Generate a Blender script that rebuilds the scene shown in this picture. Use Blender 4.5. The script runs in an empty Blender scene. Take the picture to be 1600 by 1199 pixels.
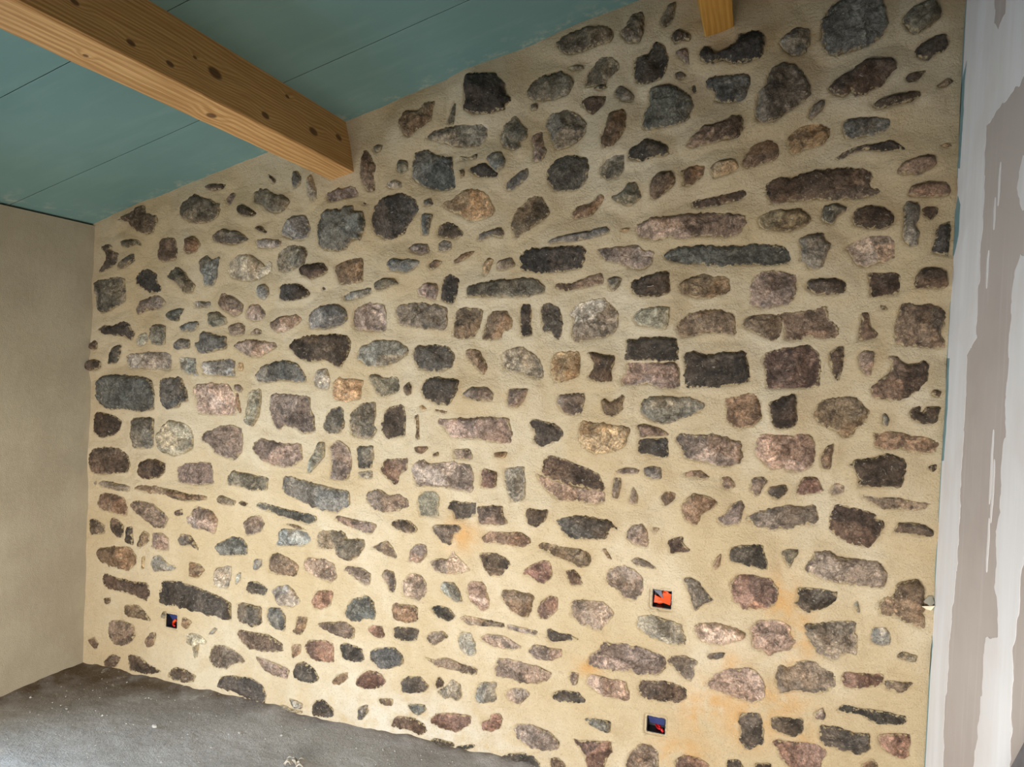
import bpy, bmesh, math, random
import numpy as np
from mathutils import Vector, Matrix, geometry

# ------------------------------------------------------------------ camera, light, exposure
scene = bpy.context.scene
COL = scene.collection
scene.view_settings.view_transform = 'Standard'
scene.view_settings.look = 'None'
scene.view_settings.gamma = 1.0
scene.view_settings.use_curve_mapping = False
scene.view_settings.exposure = -0.25

cam = bpy.data.objects.new('camera', bpy.data.cameras.new('camera'))
COL.objects.link(cam)
CR = Vector((0.9438, 0.3280, 0.0409)).normalized()
CF = Vector((-0.3273, 0.9447, -0.0215))
CF = (CF - CR * CF.dot(CR)).normalized()
CU = CR.cross(CF)
cam.matrix_world = Matrix(((CR.x, CU.x, -CF.x, 3.0), (CR.y, CU.y, -CF.y, -2.569),
                           (CR.z, CU.z, -CF.z, 1.5), (0, 0, 0, 1)))
cam.data.sensor_width = 36
cam.data.lens = 1124.45 / 1600 * 36
cam.data.clip_start = 0.02
scene.camera = cam

world = bpy.data.worlds.new('daylight')
scene.world = world
world.use_nodes = True
wn = world.node_tree
sky = wn.nodes.new('ShaderNodeTexSky')
sky.sky_type = 'NISHITA'
sky.sun_disc = False
sky.sun_elevation = math.radians(40)
sky.sun_rotation = math.radians(200)
wn.links.new(sky.outputs[0], wn.nodes['Background'].inputs[0])
wn.nodes['Background'].inputs[1].default_value = 0.12

def opening_light(name, loc, direction, sx, sy, power, colour, spread=180):
    """daylight entering through one of the wall openings"""
    d = bpy.data.lights.new(name, 'AREA')
    d.shape = 'RECTANGLE'; d.size = sx; d.size_y = sy
    d.energy = power; d.color = colour; d.spread = math.radians(spread)
    o = bpy.data.objects.new(name, d); COL.objects.link(o)
    o.location = loc
    o.rotation_euler = Vector(direction).to_track_quat('-Z', 'Y').to_euler()
    return o
opening_light('added_low_daylight', (1.95, -3.57, 0.39), (0, 1, 0.0), 2.3, 0.66, 255, (1.0, 0.96, 0.90))  # area lamp in an added unseen opening, placed low to brighten the wall base
opening_light('daylight_left_door', (-0.32, -1.45, 0.60), (1, 0, 0), 0.96, 1.16, 66, (0.62, 0.81, 1.0))

# ------------------------------------------------------------------ room numbers (metres)
HC, SL, WX, YB = 2.1011, 0.2858, 3.5422, -2.75      # eaves height, roof slope, width, rear wall
ceil_z = lambda x: HC + SL * x
OPEN_REAR = (0.75, 3.15, 0.05, 0.74)               # unseen low opening added behind the viewer to light the lower wall: x0 x1 z0 z1
OPEN_LEFT = (-1.95, -0.95, 0.0, 1.20)              # low doorway in the left wall, just outside the picture: y0 y1 z0 z1

# ------------------------------------------------------------------ helpers
def lin(r, g, b):
    f = lambda c: (c / 255 / 12.92) if c / 255 <= 0.04045 else ((c / 255 + 0.055) / 1.055) ** 2.4
    return (f(r), f(g), f(b), 1.0)

rs = np.random.RandomState(11)
LAT = rs.rand(256, 256)
def vnoise(x, y):
    xi = np.floor(x).astype(int); yi = np.floor(y).astype(int)
    fx = x - xi; fy = y - yi
    fx = fx * fx * (3 - 2 * fx); fy = fy * fy * (3 - 2 * fy)
    a = LAT[xi % 256, yi % 256]; b = LAT[(xi + 1) % 256, yi % 256]
    c = LAT[xi % 256, (yi + 1) % 256]; d = LAT[(xi + 1) % 256, (yi + 1) % 256]
    return (a + (b - a) * fx) * (1 - fy) + (c + (d - c) * fx) * fy
def fbm(x, y, f, octv=4, seed=0):
    s = 0; a = 1; t = 0
    for i in range(octv):
        s = s + a * (vnoise(x * f + 17.3 * i + seed * 7.7, y * f + 41.9 * i + seed * 3.1) * 2 - 1)
        t += a; a *= 0.5; f *= 2.03
    return s / t

def link(name, me, mat=None, parent=None):
    o = bpy.data.objects.new(name, me); COL.objects.link(o)
    if mat is not None: me.materials.append(mat)
    if parent is not None: o.parent = parent
    return o
def tag(o, label, cat=None, group=None, kind=None):
    o['label'] = label
    if cat: o['category'] = cat
    if group: o['group'] = group
    if kind: o['kind'] = kind
    return o
def np_mesh(name, V, F, smooth=True):
    me = bpy.data.meshes.new(name)
    V = np.asarray(V, np.float32); F = np.asarray(F, np.int32)
    k = F.shape[1]
    me.vertices.add(len(V)); me.vertices.foreach_set('co', V.ravel())
    me.loops.add(F.size); me.loops.foreach_set('vertex_index', F.ravel())
    me.polygons.add(len(F))
    me.polygons.foreach_set('loop_start', np.arange(0, F.size, k, dtype=np.int32))
    me.polygons.foreach_set('loop_total', np.full(len(F), k, np.int32))
    me.update(calc_edges=True)
    me.polygons.foreach_set('use_smooth', np.full(len(F), smooth, bool))
    me.validate()
    return me
def attr_f(me, name, vals):
    a = me.attributes.new(name, 'FLOAT', 'POINT'); a.data.foreach_set('value', np.asarray(vals, np.float32))
def attr_c(me, name, cols):
    a = me.attributes.new(name, 'FLOAT_COLOR', 'POINT'); a.data.foreach_set('color', np.asarray(cols, np.float32).ravel())
def bm_mesh(name, bm, smooth=False):
    me = bpy.data.meshes.new(name)
    bmesh.ops.recalc_face_normals(bm, faces=bm.faces[:])
    bm.to_mesh(me); bm.free()
    for p in me.polygons: p.use_smooth = smooth
    return me
def bm_box(bm, x0, x1, y0, y1, z0, z1, bevel=0.0):
    vs = [bm.verts.new(p) for p in ((x0, y0, z0), (x1, y0, z0), (x1, y1, z0), (x0, y1, z0),
                                    (x0, y0, z1), (x1, y0, z1), (x1, y1, z1), (x0, y1, z1))]
    fs = [bm.faces.new([vs[i] for i in q]) for q in ((0, 3, 2, 1), (4, 5, 6, 7), (0, 1, 5, 4), (1, 2, 6, 5), (2, 3, 7, 6), (3, 0, 4, 7))]
    if bevel:
        bmesh.ops.bevel(bm, geom=list({e for f in fs for e in f.edges}), offset=bevel, segments=2, affect='EDGES')
def tube(bm, pts, rad, n=10, cap=True):
    pts = [Vector(p) for p in pts]; rings = []
    for i, p in enumerate(pts):
        t = (pts[min(i + 1, len(pts) - 1)] - pts[max(i - 1, 0)]).normalized()
        a = t.orthogonal().normalized() if i == 0 else (prev - t * prev.dot(t)).normalized()
        prev = a; b = t.cross(a)
        r = rad(i / (len(pts) - 1)) if callable(rad) else rad
        rings.append([bm.verts.new(p + (a * math.cos(k * 2 * math.pi / n) + b * math.sin(k * 2 * math.pi / n)) * r) for k in range(n)])
    for A, B in zip(rings, rings[1:]):
        for k in range(n): bm.faces.new((A[k], A[(k + 1) % n], B[(k + 1) % n], B[k]))
    if cap: bm.faces.new(rings[0][::-1]); bm.faces.new(rings[-1])

# ------------------------------------------------------------------ materials
class NT:
    def __init__(s, name, rough=0.85, spec=0.25):
        s.m = bpy.data.materials.new(name); s.m.use_nodes = True
        s.t = s.m.node_tree; s.b = s.t.nodes['Principled BSDF']
        s.b.inputs['Roughness'].default_value = rough
        s.b.inputs['Specular IOR Level'].default_value = spec
        s.pos = s.t.nodes.new('ShaderNodeNewGeometry').outputs['Position']
    def set(s, sock, v):
        if isinstance(v, bpy.types.NodeSocket): s.t.links.new(v, sock)
        else: sock.default_value = v
    def scale(s, v, vec=None):
        n = s.t.nodes.new('ShaderNodeMapping'); n.inputs['Scale'].default_value = v
        s.set(n.inputs['Vector'], vec or s.pos); return n.outputs[0]
    def noise(s, sc, det=4, rough=0.55, vec=None, dist=0.0):
        n = s.t.nodes.new('ShaderNodeTexNoise'); n.inputs['Scale'].default_value = sc
        n.inputs['Detail'].default_value = det; n.inputs['Roughness'].default_value = rough
        n.inputs['Distortion'].default_value = dist
        s.set(n.inputs['Vector'], vec or s.pos); return n.outputs[0]
    def voro(s, sc, feat='F1', vec=None):
        n = s.t.nodes.new('ShaderNodeTexVoronoi'); n.inputs['Scale'].default_value = sc; n.feature = feat
        s.set(n.inputs['Vector'], vec or s.pos); return n.outputs['Distance']
    def ramp(s, v, a, b, lo=0.0, hi=1.0):
        n = s.t.nodes.new('ShaderNodeMapRange'); n.interpolation_type = 'SMOOTHSTEP'
        s.set(n.inputs['Value'], v)
        for i, x in zip(('From Min', 'From Max', 'To Min', 'To Max'), (a, b, lo, hi)): s.set(n.inputs[i], x)
        return n.outputs[0]
    def math(s, op, a, b=0.0, c=0.0):
        n = s.t.nodes.new('ShaderNodeMath'); n.operation = op
        s.set(n.inputs[0], a); s.set(n.inputs[1], b); s.set(n.inputs[2], c); return n.outputs[0]
    def mix(s, fac, a, b, mode='MIX'):
        n = s.t.nodes.new('ShaderNodeMix'); n.data_type = 'RGBA'; n.blend_type = mode
        s.set(n.inputs[0], fac); s.set(n.inputs[6], a); s.set(n.inputs[7], b); return n.outputs[2]
    def attr(s, name, out='Fac'):
        n = s.t.nodes.new('ShaderNodeAttribute'); n.attribute_name = name; return n.outputs[out]
    def bump(s, h, strength, dist):
        n = s.t.nodes.new('ShaderNodeBump'); n.inputs['Strength'].default_value = strength
        n.inputs['Distance'].default_value = dist
        s.set(n.inputs['Height'], h)
        if s.b.inputs['Normal'].is_linked: s.t.links.new(s.b.inputs['Normal'].links[0].from_socket, n.inputs['Normal'])
        s.t.links.new(n.outputs[0], s.b.inputs['Normal'])
    def colour(s, c): s.set(s.b.inputs['Base Color'], c)

def mat_mortar():
    n = NT('lime_mortar', 0.92, 0.15)
    c = n.mix(n.ramp(n.noise(2.2, 5), 0.35, 0.68), lin(206, 185, 149), lin(220, 205, 177))
    c = n.mix(n.ramp(n.noise(9, 5, 0.6), 0.4, 0.7, 0, 0.45), c, lin(192, 167, 127))
    stain = n.math('MULTIPLY', n.attr('damp'), n.ramp(n.noise(11, 5, 0.6), 0.32, 0.6))
    c = n.mix(n.math('MULTIPLY', stain, 0.75), c, lin(214, 160, 92))
    c = n.mix(n.math('MULTIPLY', n.attr('pale_low'), n.ramp(n.noise(14, 5, 0.6), 0.3, 0.6)), c, lin(236, 234, 226))
    c = n.mix(n.ramp(n.noise(190, 3, 0.7), 0.54, 0.70, 0, 0.5), c, lin(160, 138, 104))
    c = n.mix(n.ramp(n.noise(210, 2), 0.60, 0.75, 0, 0.35), c, lin(236, 226, 200))
    n.colour(c)
    n.bump(n.noise(1.0, 5, 0.65, vec=n.scale((30, 30, 55)), dist=0.5), 0.6, 0.012)
    n.bump(n.noise(140, 5, 0.8), 1.0, 0.008)
    return n.m
def mat_stone():
    n = NT('rubble_stone', 0.72, 0.35)
    base = n.attr('tint', 'Color')
    mul = lambda k: n.mix(1.0, base, tuple(k) + (1,), 'MULTIPLY')
    wob = n.t.nodes.new('ShaderNodeVectorMath'); wob.operation = 'MULTIPLY_ADD'
    wn_ = n.t.nodes.new('ShaderNodeTexNoise'); wn_.inputs['Scale'].default_value = 20; wn_.inputs['Detail'].default_value = 4
    n.t.links.new(n.pos, wn_.inputs['Vector'])
    n.t.links.new(wn_.outputs['Color'], wob.inputs[0]); wob.inputs[1].default_value = (0.05, 0.05, 0.05); n.t.links.new(n.pos, wob.inputs[2])
    wp = wob.outputs[0]
    blot = n.noise(16, 7, 0.68, vec=wp)
    c = n.mix(n.ramp(blot, 0.36, 0.58), mul((0.42, 0.40, 0.38)), base)
    c = n.mix(n.ramp(n.noise(7.0, 4), 0.48, 0.7, 0, 0.6), c, n.mix(1.0, c, (1.1, 0.95, 0.80, 1), 'MULTIPLY'))
    c = n.mix(n.ramp(n.noise(27, 7, 0.75, vec=wp), 0.52, 0.66, 0, 0.8), c, mul((1.7, 1.66, 1.6)))
    # a few long fracture lines, pale flecks of lime
    cr1 = n.voro(9, 'DISTANCE_TO_EDGE', vec=n.scale((0.8, 1, 1.7), wp))
    crm = n.math('MULTIPLY', n.ramp(cr1, 0.0, 0.05, 1, 0), n.ramp(n.noise(11, 3), 0.46, 0.6))
    c = n.mix(n.math('MULTIPLY', crm, 0.7), c, mul((0.28, 0.26, 0.25)))
    grain = n.noise(150, 5, 0.8)
    c = n.mix(n.ramp(grain, 0.30, 0.70), n.mix(1.0, c, (0.58, 0.58, 0.58, 1), 'MULTIPLY'), n.mix(1.0, c, (1.42, 1.42, 1.42, 1), 'MULTIPLY'))
    film = n.ramp(n.math('ADD', n.attr('edge'), n.ramp(n.noise(75, 6, 0.75), 0.25, 0.75, -0.55, 0.55)), 0.0, 0.10, 0.8, 0.0)
    mid = n.noise(58, 6, 0.8, vec=wp)
    c = n.mix(n.ramp(mid, 0.38, 0.62), n.mix(1.0, c, (0.6, 0.6, 0.6, 1), 'MULTIPLY'), n.mix(1.0, c, (1.3, 1.3, 1.3, 1), 'MULTIPLY'))
    fleck = n.ramp(n.noise(60, 7, 0.8, vec=n.scale((1, 1, 1.6), wp)), 0.605, 0.65, 0, 0.7)
    c = n.mix(fleck, c, lin(206, 198, 180))
    c = n.mix(film, c, lin(198, 178, 138))
    n.colour(c)
    n.bump(n.noise(30, 7, 0.72, vec=wp), 0.9, 0.016)
    n.bump(crm, -0.5, 0.004)
    n.bump(grain, 0.8, 0.004)
    return n.m
def mat_plaster():
    n = NT('sandy_plaster', 0.93, 0.15)
    c = n.mix(n.ramp(n.noise(3, 4), 0.35, 0.7), lin(164, 154, 134), lin(178, 169, 148))
    c = n.mix(n.ramp(n.noise(260, 2), 0.56, 0.72, 0, 0.5), c, lin(150, 138, 112))
    n.colour(c)
    n.bump(n.noise(24, 4), 0.3, 0.006)
    n.bump(n.noise(260, 3, 0.7), 0.6, 0.003)
    return n.m
def mat_board():
    n = NT('green_moisture_board', 0.75, 0.3)
    c = n.mix(n.ramp(n.noise(1.6, 3), 0.35, 0.7), lin(112, 146, 142), lin(122, 156, 152))
    c = n.mix(n.ramp(n.noise(1.0, 4, 0.6, vec=n.scale((3, 14, 6))), 0.45, 0.75, 0, 0.3), c, lin(134, 164, 158))
    smear = n.math('MULTIPLY', n.attr('smear'), n.ramp(n.noise(16, 6, 0.7), 0.5, 0.7))
    c = n.mix(n.math('MULTIPLY', smear, 0.7), c, lin(205, 200, 180))
    n.colour(c)
    n.bump(n.noise(90, 3), 0.08, 0.002)
    return n.m
def mat_wood(name, c0, c1, cd, knots, origin, e1, e2):
    """pine: long grain along Y, with the knots this beam shows (u across bottom, v up the side, y along)"""
    n = NT(name, 0.6, 0.3)
    warp = n.noise(1.0, 3, 0.5, vec=n.scale((6, 1.1, 6)))
    v = n.t.nodes.new('ShaderNodeCombineXYZ')
    sep = n.t.nodes.new('ShaderNodeSeparateXYZ'); n.t.links.new(n.pos, sep.inputs[0])
    X, Y, Z = sep.outputs
    dot = lambda e, o: n.math('ADD', n.math('MULTIPLY', n.math('SUBTRACT', X, o[0]), e[0]), n.math('MULTIPLY', n.math('SUBTRACT', Z, o[2]), e[2]))
    U = dot(e1, origin); V = dot(e2, origin)
    push = 0.0; dark = 0.0
    for (kind, ky, kv, kr) in knots:
        A = V if kind == 's' else U
        B = U if kind == 's' else V
        dy = n.math('MULTIPLY', n.math('SUBTRACT', Y, ky), 0.6); dv = n.math('SUBTRACT', A, kv)
        d = n.math('SQRT', n.math('ADD', n.math('MULTIPLY', dy, dy), n.math('MULTIPLY', dv, dv)))
        near = n.ramp(n.math('ABSOLUTE', B), 0.02, 0.03, 1.0, 0.0)
        k = n.math('MULTIPLY', n.ramp(d, kr * 0.7, kr * 1.25, 1.0, 0.0), near)
        dark = n.math('MAXIMUM', dark, k)
        push = n.math('ADD', push, n.math('MULTIPLY', n.math('MULTIPLY', n.ramp(d, 0.0, kr * 5, 1.0, 0.0), near), 0.012))
    R = n.math('ADD', n.math('ADD', n.math('MULTIPLY', U, 0.55), n.math('MULTIPLY', V, 0.8)), n.math('ADD', push, n.math('MULTIPLY', warp, 0.045)))
    ring = n.math('SINE', n.math('MULTIPLY', R, 620.0))
    fib = n.noise(1.0, 4, 0.6, vec=n.scale((220, 5, 220)))
    g = n.math('ADD', n.math('MULTIPLY', ring, 0.13), n.math('ADD', fib, 0.0))
    c = n.mix(n.ramp(g, 0.2, 0.9), c0, c1)
    c = n.mix(n.ramp(n.noise(1.0, 3, vec=n.scale((9, 1.2, 9))), 0.42, 0.72, 0, 0.5), c, n.mix(1.0, c, (0.80, 0.74, 0.66, 1), 'MULTIPLY'))
    c = n.mix(n.math('MULTIPLY', dark, 0.85), c, cd)
    n.colour(c)
    n.bump(fib, 0.2, 0.002)
    return n.m
def mat_drywall():
    n = NT('grey_plasterboard_paper', 0.85, 0.25)
    c = n.mix(n.ramp(n.noise(2.4, 4), 0.35, 0.7), lin(168, 156, 148), lin(178, 167, 160))
    c = n.mix(n.ramp(n.noise(1.0, 4, 0.6, vec=n.scale((40, 40, 2.2))), 0.52, 0.72, 0, 0.3), c, lin(192, 184, 178))
    n.colour(c)
    n.bump(n.noise(120, 3), 0.12, 0.002)
    return n.m
def mat_compound():
    n = NT('joint_compound', 0.8, 0.25)
    c = n.mix(n.ramp(n.noise(1.0, 5, 0.6, vec=n.scale((10, 10, 1.1))), 0.35, 0.7), lin(210, 206, 204), lin(219, 217, 217))
    c = n.mix(n.ramp(n.noise(5, 4), 0.45, 0.7, 0, 0.4), c, lin(202, 192, 186))
    n.colour(c)
    n.bump(n.noise(1.0, 4, 0.6, vec=n.scale((30, 30, 3))), 0.08, 0.003)
    return n.m
def mat_floor():
    n = NT('rough_concrete', 0.9, 0.2)
    c = n.mix(n.ramp(n.noise(2.6, 5, 0.6), 0.35, 0.7), lin(172, 169, 166), lin(190, 188, 187))
    dirt_shade = n.math('MULTIPLY', n.attr('dirt_shade'), n.ramp(n.noise(7, 5, 0.6), 0.25, 0.6, 0.5, 1.0))
    c = n.mix(dirt_shade, c, lin(94, 80, 64))
    c = n.mix(n.ramp(n.noise(150, 3, 0.6), 0.5, 0.7, 0, 0.5), c, lin(108, 106, 104))
    c = n.mix(n.ramp(n.noise(105, 3, 0.7), 0.64, 0.72, 0, 0.8), c, lin(214, 212, 208))
    c = n.mix(n.ramp(n.noise(9, 4, 0.6, dist=1.0), 0.64, 0.70, 0, 0.45), c, lin(186, 180, 172))
    n.colour(c)
    n.bump(n.noise(28, 5, 0.6), 0.5, 0.012)
    n.bump(n.noise(220, 3, 0.7), 0.7, 0.004)
    return n.m
def mat_plain(name, rgb, rough=0.6, var=0.2, sc=30):
    n = NT(name, rough, 0.4)
    a = lin(*rgb)
    n.colour(n.mix(n.ramp(n.noise(sc, 3), 0.3, 0.7), a, tuple(x * (1 - var) for x in a[:3]) + (1,)))
    n.bump(n.noise(sc * 3, 3), 0.15, 0.002)
    return n.m

M_MORTAR, M_STONE, M_PLASTER, M_BOARD = mat_mortar(), mat_stone(), mat_plaster(), mat_board()
M_DRY, M_COMP, M_FLOOR = mat_drywall(), mat_compound(), mat_floor()
M_GAP = mat_plain('dark_board_edge', (58, 66, 62), 0.9)
M_TEAL = mat_plain('green_board_edge', (112, 140, 142), 0.7, 0.15, 60)
M_DARKBOX = mat_plain('dark_plastic_box', (40, 40, 48), 0.4, 0.3)
M_ORANGE = mat_plain('orange_conduit', (226, 78, 26), 0.4, 0.25)
M_RED = mat_plain('red_wire', (190, 30, 34), 0.4, 0.2)
M_BLUE = mat_plain('navy_plastic', (44, 52, 96), 0.4, 0.2)
M_SLATE = mat_plain('slate_grey_flap', (92, 94, 108), 0.6, 0.2)
M_PLANK = mat_plain('grey_weathered_board', (96, 92, 92), 0.8, 0.3)
M_PAPER = mat_plain('paper_tape', (232, 224, 196), 0.85, 0.08)
M_PAPERG = mat_plain('paper_tape_grey', (150, 146, 132), 0.85, 0.1)
M_PEBBLE = mat_plain('pale_grit', (176, 172, 166), 0.85, 0.3, 60)
M_STRAW = mat_plain('dry_shaving', (168, 160, 146), 0.8, 0.25, 60)

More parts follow.
